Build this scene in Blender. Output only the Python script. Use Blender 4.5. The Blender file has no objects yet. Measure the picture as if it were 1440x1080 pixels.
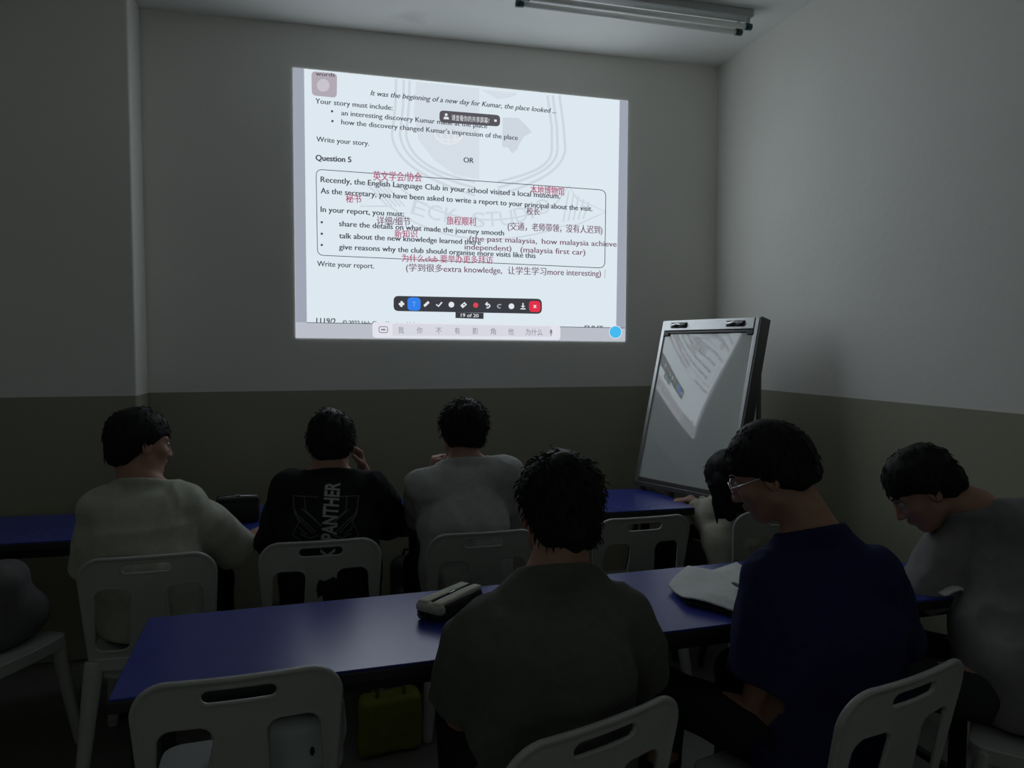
import bpy, bmesh, math, random
import numpy as np
from mathutils import Vector, Matrix
from mathutils.bvhtree import BVHTree

scene = bpy.context.scene
COL = scene.collection
R = math.radians

# ------------------------------------------------------------------ camera
CAM_Z = 1.5
FPX = 1060.0
YAW = 14.28
PITCH = 2.75
cam_d = bpy.data.cameras.new('camera')
cam_d.sensor_fit = 'HORIZONTAL'
cam_d.sensor_width = 36.0
cam_d.lens = 36.0 * FPX / 1440.0
cam_d.clip_start = 0.05
cam = bpy.data.objects.new('camera', cam_d)
COL.objects.link(cam)
cam.location = (0, 0, CAM_Z)
cam.rotation_euler = (R(90 - PITCH), 0, R(-YAW))
scene.camera = cam

# ------------------------------------------------------------------ world, light, exposure
EXPOSURE = 0.0
SCREEN_GAIN = 1.0
PAGE_GAIN = 2.2        # the white page is far brighter than the room; the highlight clamp below holds it like the sensor did
FILL_GAIN = 0.37     # strength of the added fill glow behind the viewer
world = bpy.data.worlds.new('World')
scene.world = world
world.use_nodes = True
world.node_tree.nodes['Background'].inputs[0].default_value = (0.6, 0.75, 0.7, 1)
world.node_tree.nodes['Background'].inputs[1].default_value = 0.0
vs = scene.view_settings
vs.view_transform = 'Standard'
vs.look = 'None'
vs.exposure = EXPOSURE
vs.gamma = 1.0
vs.use_curve_mapping = False
scene.cycles.use_denoising = True
scene.cycles.max_bounces = 10
scene.cycles.diffuse_bounces = 8
scene.cycles.sample_clamp_indirect = 4.0
scene.cycles.sample_clamp_direct = 0.80

# ------------------------------------------------------------------ room dimensions (metres)
D = 4.2            # wall with the projection
XR = 2.36          # right wall
XL = -2.3          # left wall
YB = -2.4          # wall behind the viewer
CEIL = 3.2
DADO = 1.27
PIL_X = -0.855     # pillar edge
PIL_Y = 3.95

_cy, _sy = math.cos(R(YAW)), math.sin(R(YAW))
_cp, _sp = math.cos(R(PITCH)), math.sin(R(PITCH))

def ray(px, py):
    x, y, z = (px - 720.0) / FPX, (540.0 - py) / FPX, 1.0     # right, up, forward
    f = z * _cp + y * _sp
    u = y * _cp - z * _sp
    return Vector((x * _cy + f * _sy, -x * _sy + f * _cy, u))

def at(px, py, Y):
    d = ray(px, py)
    t = Y / d.y
    return Vector((d.x * t, Y, CAM_Z + d.z * t))

def atz(px, py, Z):
    d = ray(px, py)
    t = (Z - CAM_Z) / d.z
    return Vector((d.x * t, d.y * t, Z))

# ------------------------------------------------------------------ materials
def lin(c):
    out = []
    for v in c:
        v = v / 255.0
        out.append(v / 12.92 if v <= 0.04045 else ((v + 0.055) / 1.055) ** 2.4)
    return tuple(out)

def mat(name, col, rough=0.7, metal=0.0, spec=0.5, noise=0.0, nscale=8.0, bump=0.0, bscale=60.0, coat=0.0, aniso=None):
    m = bpy.data.materials.new(name)
    m.use_nodes = True
    nt = m.node_tree
    b = nt.nodes['Principled BSDF']
    b.inputs['Base Color'].default_value = (*col, 1)
    b.inputs['Roughness'].default_value = rough
    b.inputs['Metallic'].default_value = metal
    b.inputs['Specular IOR Level'].default_value = spec
    if coat:
        b.inputs['Coat Weight'].default_value = coat
        b.inputs['Coat Roughness'].default_value = 0.08
    if noise or bump:
        tc = nt.nodes.new('ShaderNodeTexCoord')
    if noise:
        n = nt.nodes.new('ShaderNodeTexNoise')
        n.inputs['Scale'].default_value = nscale
        n.inputs['Detail'].default_value = 5
        nt.links.new(tc.outputs['Object'], n.inputs['Vector'])
        r = nt.nodes.new('ShaderNodeValToRGB')
        r.color_ramp.elements[0].position = 0.3
        r.color_ramp.elements[1].position = 0.7
        r.color_ramp.elements[0].color = (*[c * (1 - noise) for c in col], 1)
        r.color_ramp.elements[1].color = (*[min(1, c * (1 + noise)) for c in col], 1)
        nt.links.new(n.outputs['Fac'], r.inputs['Fac'])
        nt.links.new(r.outputs['Color'], b.inputs['Base Color'])
    if bump:
        n2 = nt.nodes.new('ShaderNodeTexNoise')
        n2.inputs['Scale'].default_value = bscale
        n2.inputs['Detail'].default_value = 4
        nt.links.new(tc.outputs['Object'], n2.inputs['Vector'])
        bp = nt.nodes.new('ShaderNodeBump')
        bp.inputs['Strength'].default_value = bump
        bp.inputs['Distance'].default_value = 0.01
        nt.links.new(n2.outputs['Fac'], bp.inputs['Height'])
        nt.links.new(bp.outputs['Normal'], b.inputs['Normal'])
    return m

def emit(name, c255, gain=1.0):
    m = bpy.data.materials.new(name)
    m.use_nodes = True
    nt = m.node_tree
    b = nt.nodes['Principled BSDF']
    b.inputs['Base Color'].default_value = (0.02, 0.02, 0.02, 1)
    b.inputs['Roughness'].default_value = 0.9
    b.inputs['Specular IOR Level'].default_value = 0.0
    b.inputs['Emission Color'].default_value = (*lin(c255), 1)
    b.inputs['Emission Strength'].default_value = SCREEN_GAIN * gain
    return m

def wall_mat():
    # painted plaster: off-white above the dado line, olive below it
    m = mat('painted_wall', (0.50, 0.51, 0.50), rough=0.75, spec=0.25, bump=0.12, bscale=25)
    nt = m.node_tree
    b = nt.nodes['Principled BSDF']
    g = nt.nodes.new('ShaderNodeNewGeometry')
    s = nt.nodes.new('ShaderNodeSeparateXYZ')
    nt.links.new(g.outputs['Position'], s.inputs[0])
    n = nt.nodes.new('ShaderNodeTexNoise')
    n.inputs['Scale'].default_value = 1.7
    n.inputs['Detail'].default_value = 6
    nt.links.new(g.outputs['Position'], n.inputs['Vector'])
    gt = nt.nodes.new('ShaderNodeMath'); gt.operation = 'GREATER_THAN'
    gt.inputs[1].default_value = DADO
    nt.links.new(s.outputs['Z'], gt.inputs[0])
    mx = nt.nodes.new('ShaderNodeMixRGB')
    mx.inputs[1].default_value = (*WALL_LOW, 1)
    mx.inputs[2].default_value = (*WALL_UP, 1)
    nt.links.new(gt.outputs[0], mx.inputs[0])
    m2 = nt.nodes.new('ShaderNodeMixRGB'); m2.blend_type = 'MULTIPLY'
    m2.inputs[0].default_value = 0.25
    nt.links.new(mx.outputs[0], m2.inputs[1])
    rp = nt.nodes.new('ShaderNodeValToRGB')
    rp.color_ramp.elements[0].position = 0.25; rp.color_ramp.elements[0].color = (0.75, 0.75, 0.75, 1)
    rp.color_ramp.elements[1].position = 0.75
    nt.links.new(n.outputs['Fac'], rp.inputs[0])
    nt.links.new(rp.outputs[0], m2.inputs[2])
    nt.links.new(m2.outputs[0], b.inputs['Base Color'])
    return m

WALL_UP = (0.80, 0.79, 0.74)
WALL_LOW = (0.34, 0.335, 0.255)
M = {}
M['wall'] = wall_mat()
M['ceiling'] = mat('ceiling_paint', (0.86, 0.87, 0.84), rough=0.8, spec=0.2, noise=0.04, nscale=1.5)
def stain(m, centre, radius, dark):
    # an irregular damp mark in the paint
    nt = m.node_tree; b = nt.nodes['Principled BSDF']
    src = b.inputs['Base Color'].links[0].from_socket
    g = nt.nodes.new('ShaderNodeNewGeometry')
    d = nt.nodes.new('ShaderNodeVectorMath'); d.operation = 'DISTANCE'
    d.inputs[1].default_value = centre
    nt.links.new(g.outputs['Position'], d.inputs[0])
    n = nt.nodes.new('ShaderNodeTexNoise'); n.inputs['Scale'].default_value = 9; n.inputs['Detail'].default_value = 6
    nt.links.new(g.outputs['Position'], n.inputs['Vector'])
    a = nt.nodes.new('ShaderNodeMath'); a.operation = 'MULTIPLY_ADD'; a.inputs[1].default_value = radius * 1.6
    nt.links.new(n.outputs['Fac'], a.inputs[0]); nt.links.new(d.outputs['Value'], a.inputs[2])
    r = nt.nodes.new('ShaderNodeMapRange')
    r.inputs['From Min'].default_value = radius * 0.9; r.inputs['From Max'].default_value = radius * 1.7
    r.inputs['To Min'].default_value = 1.0; r.inputs['To Max'].default_value = 0.0
    nt.links.new(a.outputs[0], r.inputs['Value'])
    mx = nt.nodes.new('ShaderNodeMixRGB'); mx.blend_type = 'MULTIPLY'
    mx.inputs[2].default_value = (dark, dark, dark, 1)
    nt.links.new(r.outputs[0], mx.inputs[0]); nt.links.new(src, mx.inputs[1])
    nt.links.new(mx.outputs[0], b.inputs['Base Color'])
stain(M['ceiling'], (0.47, 3.98, CEIL), 0.11, 0.82)
M['floor'] = mat('floor_tile', (0.14, 0.137, 0.128), rough=0.45, noise=0.12, nscale=5)
M['chair'] = mat('white_plastic', (0.41, 0.425, 0.41), rough=0.35, spec=0.5, noise=0.03, nscale=12, bump=0.03, bscale=180)
M['blue_top'] = mat('blue_laminate', (0.032, 0.048, 0.28), rough=0.27, spec=0.5, noise=0.04, nscale=30)
M['black_edge'] = mat('black_edging', (0.012, 0.012, 0.014), rough=0.5)
M['black_metal'] = mat('black_metal', (0.012, 0.012, 0.013), rough=0.45, metal=0.3)
M['aluminium'] = mat('aluminium', (0.45, 0.46, 0.46), rough=0.3, metal=1.0)
M['dark_alu'] = mat('dark_frame', (0.10, 0.10, 0.10), rough=0.45, metal=0.6)
M['chrome'] = mat('chrome', (0.85, 0.86, 0.88), rough=0.12, metal=1.0)
M['whiteboard'] = mat('whiteboard_enamel', (0.62, 0.66, 0.63), rough=0.05, spec=0.5, noise=0.03, nscale=4)
_b = M['whiteboard'].node_tree.nodes['Principled BSDF']
_b.inputs['Coat Weight'].default_value = 1.0
_b.inputs['Coat IOR'].default_value = 2.1
_b.inputs['Coat Roughness'].default_value = 0.03
M['black_plastic'] = mat('black_plastic', (0.012, 0.012, 0.013), rough=0.4)
M['tube_glass'] = mat('tube_glass', (0.85, 0.87, 0.84), rough=0.15, spec=0.6)
M['batten'] = mat('batten_enamel', (0.40, 0.41, 0.40), rough=0.4)
M['tube_cap'] = mat('teal_cap', (0.012, 0.05, 0.055), rough=0.3)
M['skin'] = mat('skin', (0.36, 0.19, 0.135), rough=0.55, noise=0.12, nscale=14, bump=0.05, bscale=120)
M['hair'] = mat('black_hair', (0.009, 0.0085, 0.008), rough=0.62, spec=0.22)
M['eye'] = mat('eye', (0.30, 0.29, 0.28), rough=0.15)
M['beige_cloth'] = mat('beige_canvas', (0.50, 0.49, 0.41), rough=0.9, noise=0.1, nscale=60, bump=0.2, bscale=300)
M['black_cloth'] = mat('black_nylon', (0.012, 0.012, 0.012), rough=0.75, bump=0.1, bscale=200)
M['paper'] = mat('white_paper', (0.62, 0.64, 0.63), rough=0.85, noise=0.06, nscale=30)
M['white_bag'] = mat('white_plastic_bag', (0.60, 0.66, 0.68), rough=0.45, noise=0.05, nscale=14)
M['yellow_bag'] = mat('yellow_cloth', (0.19, 0.195, 0.02), rough=0.8, noise=0.12, nscale=20)
M['shoe'] = mat('shoe_dark', (0.03, 0.03, 0.03), rough=0.6)
def cloth(name, col, noise=0.08):
    return mat(name, col, rough=0.92, spec=0.2, noise=noise, nscale=35, bump=0.15, bscale=220)

# ------------------------------------------------------------------ object helpers
def link(name, me, m=None, parent=None, smooth=False):
    o = bpy.data.objects.new(name, me)
    COL.objects.link(o)
    if m is not None and me is not None:
        me.materials.append(m)
    if parent is not None:
        o.parent = parent
    if smooth:
        me.polygons.foreach_set('use_smooth', [True] * len(me.polygons))
    return o

def empty(name, loc, rz=0.0):
    o = bpy.data.objects.new(name, None)
    o.empty_display_size = 0.1
    COL.objects.link(o)
    o.location = loc
    o.rotation_euler = (0, 0, rz)
    return o

def tag(o, label=None, cat=None, group=None, kind=None):
    if label: o['label'] = label
    if cat: o['category'] = cat
    if group: o['group'] = group
    if kind: o['kind'] = kind
    return o

def bm_to(name, bm, m, parent=None, smooth=False):
    me = bpy.data.meshes.new(name)
    bmesh.ops.recalc_face_normals(bm, faces=bm.faces)
    bm.to_mesh(me); bm.free()
    return link(name, me, m, parent, smooth)

def add_box(bm, lo, hi, bevel=0.0, seg=2, mtx=None):
    r = bmesh.ops.create_cube(bm, size=1.0)
    vs_ = r['verts']
    lo, hi = Vector(lo), Vector(hi)
    for v in vs_:
        v.co = Vector((lo[i] + (v.co[i] + 0.5) * (hi[i] - lo[i]) for i in range(3)))
    if bevel:
        es = set()
        for v in vs_:
            es.update(v.link_edges)
        bmesh.ops.bevel(bm, geom=list(es), offset=bevel, segments=seg, affect='EDGES', profile=0.5)
    if mtx is not None:
        done = set()
        for v in vs_:
            if v.is_valid: done.add(v)
    return bm

def box(name, lo, hi, m, parent=None, bevel=0.0, seg=2, smooth=False):
    bm = bmesh.new()
    add_box(bm, lo, hi, bevel, seg)
    return bm_to(name, bm, m, parent, smooth)

def add_tube(bm, pts, r, n=10, cap=True):
    pts = [Vector(p) for p in pts]
    rs = r if isinstance(r, (list, tuple)) else [r] * len(pts)
    rings = []
    prev = None
    for i, p in enumerate(pts):
        d = (pts[min(i + 1, len(pts) - 1)] - pts[max(i - 1, 0)]).normalized()
        if prev is None:
            a = Vector((0, 0, 1)) if abs(d.z) < 0.9 else Vector((1, 0, 0))
            x = d.cross(a).normalized()
        else:
            x = (prev - d * prev.dot(d)).normalized()
        prev = x
        y = d.cross(x)
        rings.append([bm.verts.new(p + (x * math.cos(2 * math.pi * k / n) + y * math.sin(2 * math.pi * k / n)) * rs[i]) for k in range(n)])
    for a, b in zip(rings[:-1], rings[1:]):
        for k in range(n):
            bm.faces.new((a[k], a[(k + 1) % n], b[(k + 1) % n], b[k]))
    if cap:
        bm.faces.new(rings[0][::-1]); bm.faces.new(rings[-1])

def tube(name, pts, r, m, parent=None, n=10):
    bm = bmesh.new()
    add_tube(bm, pts, r, n)
    return bm_to(name, bm, m, parent, True)

# ------------------------------------------------------------------ signed-distance modelling (surface nets)
def surface_nets(F, lo, h):
    nx, ny, nz = F.shape
    S = F < 0
    cs = [(i, j, k) for i in (0, 1) for j in (0, 1) for k in (0, 1)]
    sl = lambda A, c: A[c[0]:nx - 1 + c[0], c[1]:ny - 1 + c[1], c[2]:nz - 1 + c[2]]
    cnt = np.zeros((nx - 1, ny - 1, nz - 1), np.int8)
    for c in cs:
        cnt += sl(S, c)
    act = (cnt > 0) & (cnt < 8)
    idx = np.argwhere(act)
    if len(idx) == 0:
        return np.zeros((0, 3)), np.zeros((0, 4), int)
    vid = -np.ones(act.shape, np.int64)
    vid[act] = np.arange(len(idx))
    acc = np.zeros((len(idx), 3)); num = np.zeros(len(idx))
    val = {c: F[idx[:, 0] + c[0], idx[:, 1] + c[1], idx[:, 2] + c[2]] for c in cs}
    for a in cs:
        for ax in range(3):
            if a[ax] == 0:
                b = list(a); b[ax] = 1; b = tuple(b)
                fa, fb = val[a], val[b]
                mk = (fa < 0) != (fb < 0)
                t = np.where(mk, fa / np.where(mk, fa - fb, 1), 0)
                p = np.tile(np.array(a, float), (len(idx), 1))
                p[:, ax] = t
                acc += p * mk[:, None]; num += mk
    V = (idx + acc / num[:, None]) * h + np.array(lo)
    faces = []
    for ax in range(3):
        u, v = (ax + 1) % 3, (ax + 2) % 3
        sa = [slice(1, n - 1) for n in F.shape]; sb = list(sa)
        sa[ax] = slice(0, F.shape[ax] - 1); sb[ax] = slice(1, F.shape[ax])
        A, B = S[tuple(sa)], S[tuple(sb)]
        for sgn in (0, 1):
            e = np.argwhere((A & ~B) if sgn == 0 else (~A & B))
            if len(e) == 0: continue
            e = e.copy(); e[:, u] += 1; e[:, v] += 1
            def cell(du, dv):
                q = e.copy(); q[:, u] += du; q[:, v] += dv
                return vid[q[:, 0], q[:, 1], q[:, 2]]
            quad = [cell(-1, -1), cell(0, -1), cell(0, 0), cell(-1, 0)]
            if sgn: quad = quad[::-1]
            faces.append(np.stack(quad, 1))
    Fc = np.concatenate(faces)
    return V, Fc[(Fc >= 0).all(1)]

def sdf_mesh(name, fn, lo, hi, h, m, parent=None, B=8, slack=1.6, origin=None):
    """fn(P[N,3]) -> signed distance; evaluated in blocks close to the surface only."""
    lo = np.array(lo, float); hi = np.array(hi, float)
    nb = np.maximum(1, np.ceil((hi - lo) / (h * B)).astype(int))
    n = nb * B
    F = np.empty(n, np.float32)
    g = np.stack(np.meshgrid(*[np.arange(k) for k in nb], indexing='ij'), -1).reshape(-1, 3)
    cen = lo + (g * B + (B - 1) / 2) * h
    dc = fn(cen)
    lim = h * B * 0.87 * slack + 0.01
    F4 = F.reshape(nb[0], B, nb[1], B, nb[2], B)
    F4[:] = dc.reshape(nb)[:, None, :, None, :, None]
    near = np.where(np.abs(dc) < lim)[0]
    loc = np.stack(np.meshgrid(*[np.arange(B)] * 3, indexing='ij'), -1).reshape(-1, 3)
    CH = 400
    for s in range(0, len(near), CH):
        nn = near[s:s + CH]
        P = (lo + (g[nn][:, None, :] * B + loc[None]) * h).reshape(-1, 3)
        d = fn(P).reshape(len(nn), B, B, B)
        F4[g[nn][:, 0], :, g[nn][:, 1], :, g[nn][:, 2], :] = d
    V, Fc = surface_nets(F, lo, h)
    if origin is not None:
        V = V - np.array(origin)
    me = bpy.data.meshes.new(name)
    me.vertices.add(len(V)); me.vertices.foreach_set('co', V.astype(np.float32).ravel())
    me.loops.add(len(Fc) * 4); me.loops.foreach_set('vertex_index', Fc.astype(np.int32).ravel())
    me.polygons.add(len(Fc)); me.polygons.foreach_set('loop_start', np.arange(0, len(Fc) * 4, 4, dtype=np.int32))
    me.polygons.foreach_set('use_smooth', np.ones(len(Fc), bool))
    me.update(calc_edges=True)
    me.validate()
    return link(name, me, m, parent)

def smin(a, b, k):
    if k <= 0: return np.minimum(a, b)
    hh = np.maximum(k - np.abs(a - b), 0) / k
    return np.minimum(a, b) - hh * hh * k * 0.25

def smax(a, b, k):
    return -smin(-a, -b, k)

def nv(v):
    return np.array(v, float)

def unit(v):
    v = nv(v)
    return v / (np.linalg.norm(v) + 1e-9)

def d_cone(P, a, b, ra, rb):
    a, b = nv(a), nv(b)
    ab = b - a
    t = np.clip(((P - a) @ ab) / (ab @ ab + 1e-12), 0, 1)
    return np.linalg.norm(P - a - t[:, None] * ab, axis=1) - (ra + t * (rb - ra))

def d_ell(P, c, rad, Rm=None):
    q = P - nv(c)
    if Rm is not None: q = q @ Rm
    rad = nv(rad)
    k0 = np.linalg.norm(q / rad, axis=1)
    k1 = np.linalg.norm(q / (rad * rad), axis=1) + 1e-9
    return k0 * (k0 - 1) / k1

def d_slab(P, a, b, ra, rb, right):
    """tapered capsule with an elliptical section; ra, rb = (half width, half depth)"""
    a, b = nv(a), nv(b)
    ab = b - a; L = np.linalg.norm(ab); ax = ab / L
    r = unit(nv(right) - ax * (nv(right) @ ax)); f = np.cross(ax, r)
    q = P - a
    s = q @ ax
    t = np.clip(s / L, 0, 1)
    ov = s - t * L
    w = ra[0] + t * (rb[0] - ra[0]); dd = ra[1] + t * (rb[1] - ra[1])
    mn = np.minimum(w, dd)
    u = q @ r; v = q @ f
    e = np.sqrt((u / w) ** 2 + (v / dd) ** 2 + (ov / mn) ** 2)
    g = np.sqrt((u / w ** 2) ** 2 + (v / dd ** 2) ** 2 + (ov / mn ** 2) ** 2) + 1e-6
    return e * (e - 1) / g

def d_rbox(P, c, half, rad, Rm=None):
    q = P - nv(c)
    if Rm is not None: q = q @ Rm
    q = np.abs(q) - (nv(half) - rad)
    return np.linalg.norm(np.maximum(q, 0), axis=1) + np.minimum(q.max(1), 0) - rad

def waves(P, seed, n, fmin, fmax, stretch=(1, 1, 1)):
    rng = np.random.RandomState(seed)
    out = np.zeros(len(P))
    for i in range(n):
        d = rng.normal(size=3); d /= np.linalg.norm(d)
        d = d * nv(stretch)
        out += np.sin(P @ d * rng.uniform(fmin, fmax) + rng.uniform(0, 6.28))
    return out / math.sqrt(n)

# ================================================================== THE ROOM
def struct(name, lo, hi, m):
    o = box(name, lo, hi, m)
    o['kind'] = 'structure'
    return o

T = 0.12
struct('floor', (XL - T, YB - T, -0.1), (XR + T, D + T, 0.0), M['floor'])
ceiling = struct('ceiling', (XL - T, YB - T, CEIL), (XR + T, D + T, CEIL + 0.1), M['ceiling'])
struct('wall_back', (XL - T, D, 0), (XR + T, D + T, CEIL), M['wall'])
struct('wall_right', (XR, YB, 0), (XR + T, D, CEIL), M['wall'])
struct('wall_left', (XL - T, YB, 0), (XL, D, CEIL), M['wall'])
struct('wall_front', (XL - T, YB - T, 0), (XR + T, YB, CEIL), M['wall'])
# boxed-out stretch of wall on the left
bm = bmesh.new()
add_box(bm, (XL, PIL_Y, 0), (PIL_X, D, CEIL), 0.012, 3)
pil = bm_to('wall_pillar', bm, M['wall'])
pil['kind'] = 'structure'

# window-shaped glowing panel, added out of view behind the viewer as fill light
WX, WZ = (-1.5, 1.5), (0.95, 2.15)
win = empty('fill_light_window', (0, YB, 0)); win['kind'] = 'structure'
for lo, hi in (((WX[0] - .05, 0, WZ[0] - .05), (WX[1] + .05, .05, WZ[0])), ((WX[0] - .05, 0, WZ[1]), (WX[1] + .05, .05, WZ[1] + .05)),
               ((WX[0] - .05, 0, WZ[0]), (WX[0], .05, WZ[1])), ((WX[1], 0, WZ[0]), (WX[1] + .05, .05, WZ[1])), ((-.025, 0, WZ[0]), (.025, .05, WZ[1]))):
    box('frame', lo, hi, M['aluminium'], win, 0.004)
for a, b in ((WX[0], -.025), (.025, WX[1])):
    box('pane', (a, 0.004, WZ[0]), (b, 0.012, WZ[1]), emit('fill_glow_glass', (235, 245, 235), FILL_GAIN / SCREEN_GAIN), win)

# ================================================================== THE PROJECTED PAGE
YS = D - 0.003
slide = None
def wp(px, py, lift=0.0):
    p = at(px, py, YS - lift)
    return p

def poly_mesh(name, loops, m, parent, lift):
    """flat filled outline (list of pixel points) on the wall"""
    bm = bmesh.new()
    for lp in loops:
        vs_ = [bm.verts.new(wp(x, y, lift)) for x, y in lp]
        bm.faces.new(vs_)
    bmesh.ops.triangulate(bm, faces=bm.faces)
    me = bpy.data.meshes.new(name)
    for f in bm.faces:
        f.normal_update()
        if f.normal.y > 0: f.normal_flip()
    bm.to_mesh(me); bm.free()
    return link(name, me, m, parent)

def rrect(tl, tr, br, bl, r, n=5):
    """rounded quad in pixel space"""
    P = [Vector(p) for p in (tl, tr, br, bl)]
    out = []
    for i in range(4):
        p, a, b = P[i], P[i - 1], P[(i + 1) % 4]
        da, db = (a - p).normalized(), (b - p).normalized()
        for k in range(n + 1):
            t = k / n
            out.append(tuple(p + da * r * (1 - t) ** 2 + db * r * t ** 2))
    return out

def stroke(name, paths, wpx, m, parent, lift):
    bm = bmesh.new()
    for pts in paths:
        pts = [Vector(p) for p in pts]
        L, Rr = [], []
        for i, p in enumerate(pts):
            d = (pts[min(i + 1, len(pts) - 1)] - pts[max(i - 1, 0)]).normalized()
            nrm = Vector((-d.y, d.x)) * wpx / 2
            L.append(bm.verts.new(wp(*(p + nrm), lift))); Rr.append(bm.verts.new(wp(*(p - nrm), lift)))
        for i in range(len(pts) - 1):
            f = bm.faces.new((L[i], L[i + 1], Rr[i + 1], Rr[i]))
            f.normal_update()
            if f.normal.y > 0: f.normal_flip()
    me = bpy.data.meshes.new(name)
    bm.to_mesh(me); bm.free()
    return link(name, me, m, parent)

def bez(p0, p1, p2, p3, n=12):
    out = []
    for i in range(n + 1):
        t = i / n
        out.append(tuple((1 - t) ** 3 * p0[k] + 3 * t * (1 - t) ** 2 * p1[k] + 3 * t * t * (1 - t) * p2[k] + t ** 3 * p3[k] for k in (0, 1)))
    return out

def text_mesh(body, shear=0.0, offset=0.0):
    cu = bpy.data.curves.new('lettering', 'FONT')
    cu.body = body
    cu.size = 1.0
    cu.shear = shear
    cu.offset = offset
    cu.resolution_u = 3
    o = bpy.data.objects.new('lettering', cu)
    COL.objects.link(o)
    dg = bpy.context.evaluated_depsgraph_get()
    me = bpy.data.meshes.new_from_object(o.evaluated_get(dg))
    bpy.data.objects.remove(o)
    bpy.data.curves.remove(cu)
    n = len(me.vertices)
    a = np.zeros(n * 3); me.vertices.foreach_get('co', a)
    return me, a.reshape(-1, 3)

def text_line(name, body, p0, p1, cap, m, parent, lift=0.0012, shear=0.0, offset=0.0, bold=0.0):
    """lettering whose baseline runs from pixel p0 to pixel p1 on the wall; cap = capital height in pixels"""
    me, a = text_mesh(body, shear, offset)
    x0, x1 = a[:, 0].min(), a[:, 0].max()
    A, B = wp(*p0, lift), wp(*p1, lift)
    U = wp(p0[0], p0[1] - cap, lift) - A
    U = Vector((0, 0, U.length))
    e = (B - A)
    W = e.length; e.normalize()
    sx = W / (x1 - x0)
    sy = U.length / 0.72
    up = Vector((-e.z, 0, e.x))
    V = np.array(A)[None] + (a[:, :1] - x0) * sx * np.array(e)[None] + a[:, 1:2] * sy * np.array(up)[None]
    V[:, 1] = A.y
    if bold:
        # heavier face: the outlines once more, a hair's breadth along
        k = bold * (wp(p0[0] + 1, p0[1], lift) - A).length
        pol = [list(q.vertices) for q in me.polygons]
        n = len(V)
        W2 = np.concatenate([V - np.array(e) * k / 2, V + np.array(e) * k / 2 + np.array((0, -0.0001, 0))])
        bpy.data.meshes.remove(me)
        me = bpy.data.meshes.new(name)
        me.from_pydata([tuple(v) for v in W2], [], pol + [[i + n for i in q] for q in pol])
    else:
        me.vertices.foreach_set('co', V.astype(np.float32).ravel())
    me.update()
    me.materials.clear()
    me.name = name
    return link(name, me, m, parent)

E = {}
E['page'] = emit('page_light', (221, 232, 240), PAGE_GAIN)
E['band'] = emit('band_light', (158, 164, 178))
E['band2'] = emit('strip_light', (186, 190, 200))
E['mark'] = emit('watermark_light', (206, 215, 224))
E['mark2'] = emit('watermark_panel_light', (213, 222, 231))
E['ink'] = emit('ink_light', (66, 70, 80))
E['ink2'] = emit('soft_ink_light', (80, 84, 94))
E['red'] = emit('red_note_light', (172, 78, 112))
E['purple'] = emit('purple_note_light', (118, 84, 106))
E['bar'] = emit('toolbar_light', (58, 60, 66))
E['pill'] = emit('pill_light', (88, 84, 92))
E['icon'] = emit('icon_light', (236, 240, 245))
E['icongrey'] = emit('grey_icon_light', (170, 172, 178))
E['blue'] = emit('blue_button_light', (52, 128, 235))
E['blue2'] = emit('blue_letter_light', (110, 175, 250))
E['redb'] = emit('red_button_light', (226, 48, 74))
E['redd'] = emit('red_dot_light', (224, 70, 86))
E['key'] = emit('keyboard_bar_light', (226, 227, 236))
E['key2'] = emit('keyboard_field_light', (214, 215, 225))
E['keyink'] = emit('keyboard_ink_light', (128, 128, 138))
E['cyan'] = emit('cyan_button_light', (70, 186, 238))
E['app'] = emit('app_icon_light', (176, 168, 178))
E['app2'] = emit('app_glow_light', (200, 195, 203))

slide = poly_mesh('projected_page', [[(412, 95), (883, 142), (879, 480), (416, 475)]], E['page'], None, 0.0)
tag(slide, 'bright projected exam page with toolbar thrown on the wall above the dado', 'projection')

poly_mesh('side_band', [[(412, 95), (427.5, 96.5), (431.5, 453.5), (416, 453.5)]], E['band'], slide, 0.0003)
poly_mesh('side_band', [[(871.5, 141), (883, 142), (879, 461), (866.5, 460)]], E['band'], slide, 0.0003)
poly_mesh('bottom_strip', [[(416, 453), (879, 461), (879, 480), (416, 475)]], E['band2'], slide, 0.0016)

# watermark crest
wmk = []
poly = [[(585, 115), (674, 124), (674, 252), (640, 246), (610, 225), (588, 196), (582, 160)]]
poly_mesh('watermark_panel', poly, E['mark2'], slide, 0.0004)
for dx in (0, 12, 21):
    wmk.append([(557 + dx * .9, 111 + dx * .1), (556 + dx * .9, 150), (551 + dx * .95, 190)] +
               bez((551 + dx * .95, 190), (556 + dx, 225), (590 + dx, 250 - dx * .3), (668, 275 - dx * .9)))
    wmk.append([(770 + (21 - dx) * .8, 134), (776 + (21 - dx) * .8, 180), (776 + (21 - dx) * .9, 210)] +
               bez((776 + (21 - dx) * .9, 210), (775 + (21 - dx) * .8, 238), (740 + (21 - dx), 245 + (21 - dx) * .5), (700, 256 + (21 - dx) * .9)))
stroke('watermark_shield', wmk, 3.6, E['mark'], slide, 0.0005)
stroke('watermark_globe', [bez((611, 186), (613, 206), (645, 208), (650, 190)), [(620, 188), (622, 200)], [(630, 188), (631, 204)], [(640, 189), (639, 200)],
                           bez((612, 193), (625, 198), (638, 198), (648, 194))], 2.2, E['icon'], slide, 0.0005)
poly_mesh('watermark_map', [[(707, 165), (729, 166), (740, 176), (748, 186), (737, 192), (729, 205), (728, 210), (720, 216), (715, 208), (706, 206)]], E['mark'], slide, 0.0005)
poly_mesh('watermark_map', [[(676, 126), (728, 131), (722, 136), (700, 140), (690, 134)]], E['mark2'], slide, 0.0005)
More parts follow.
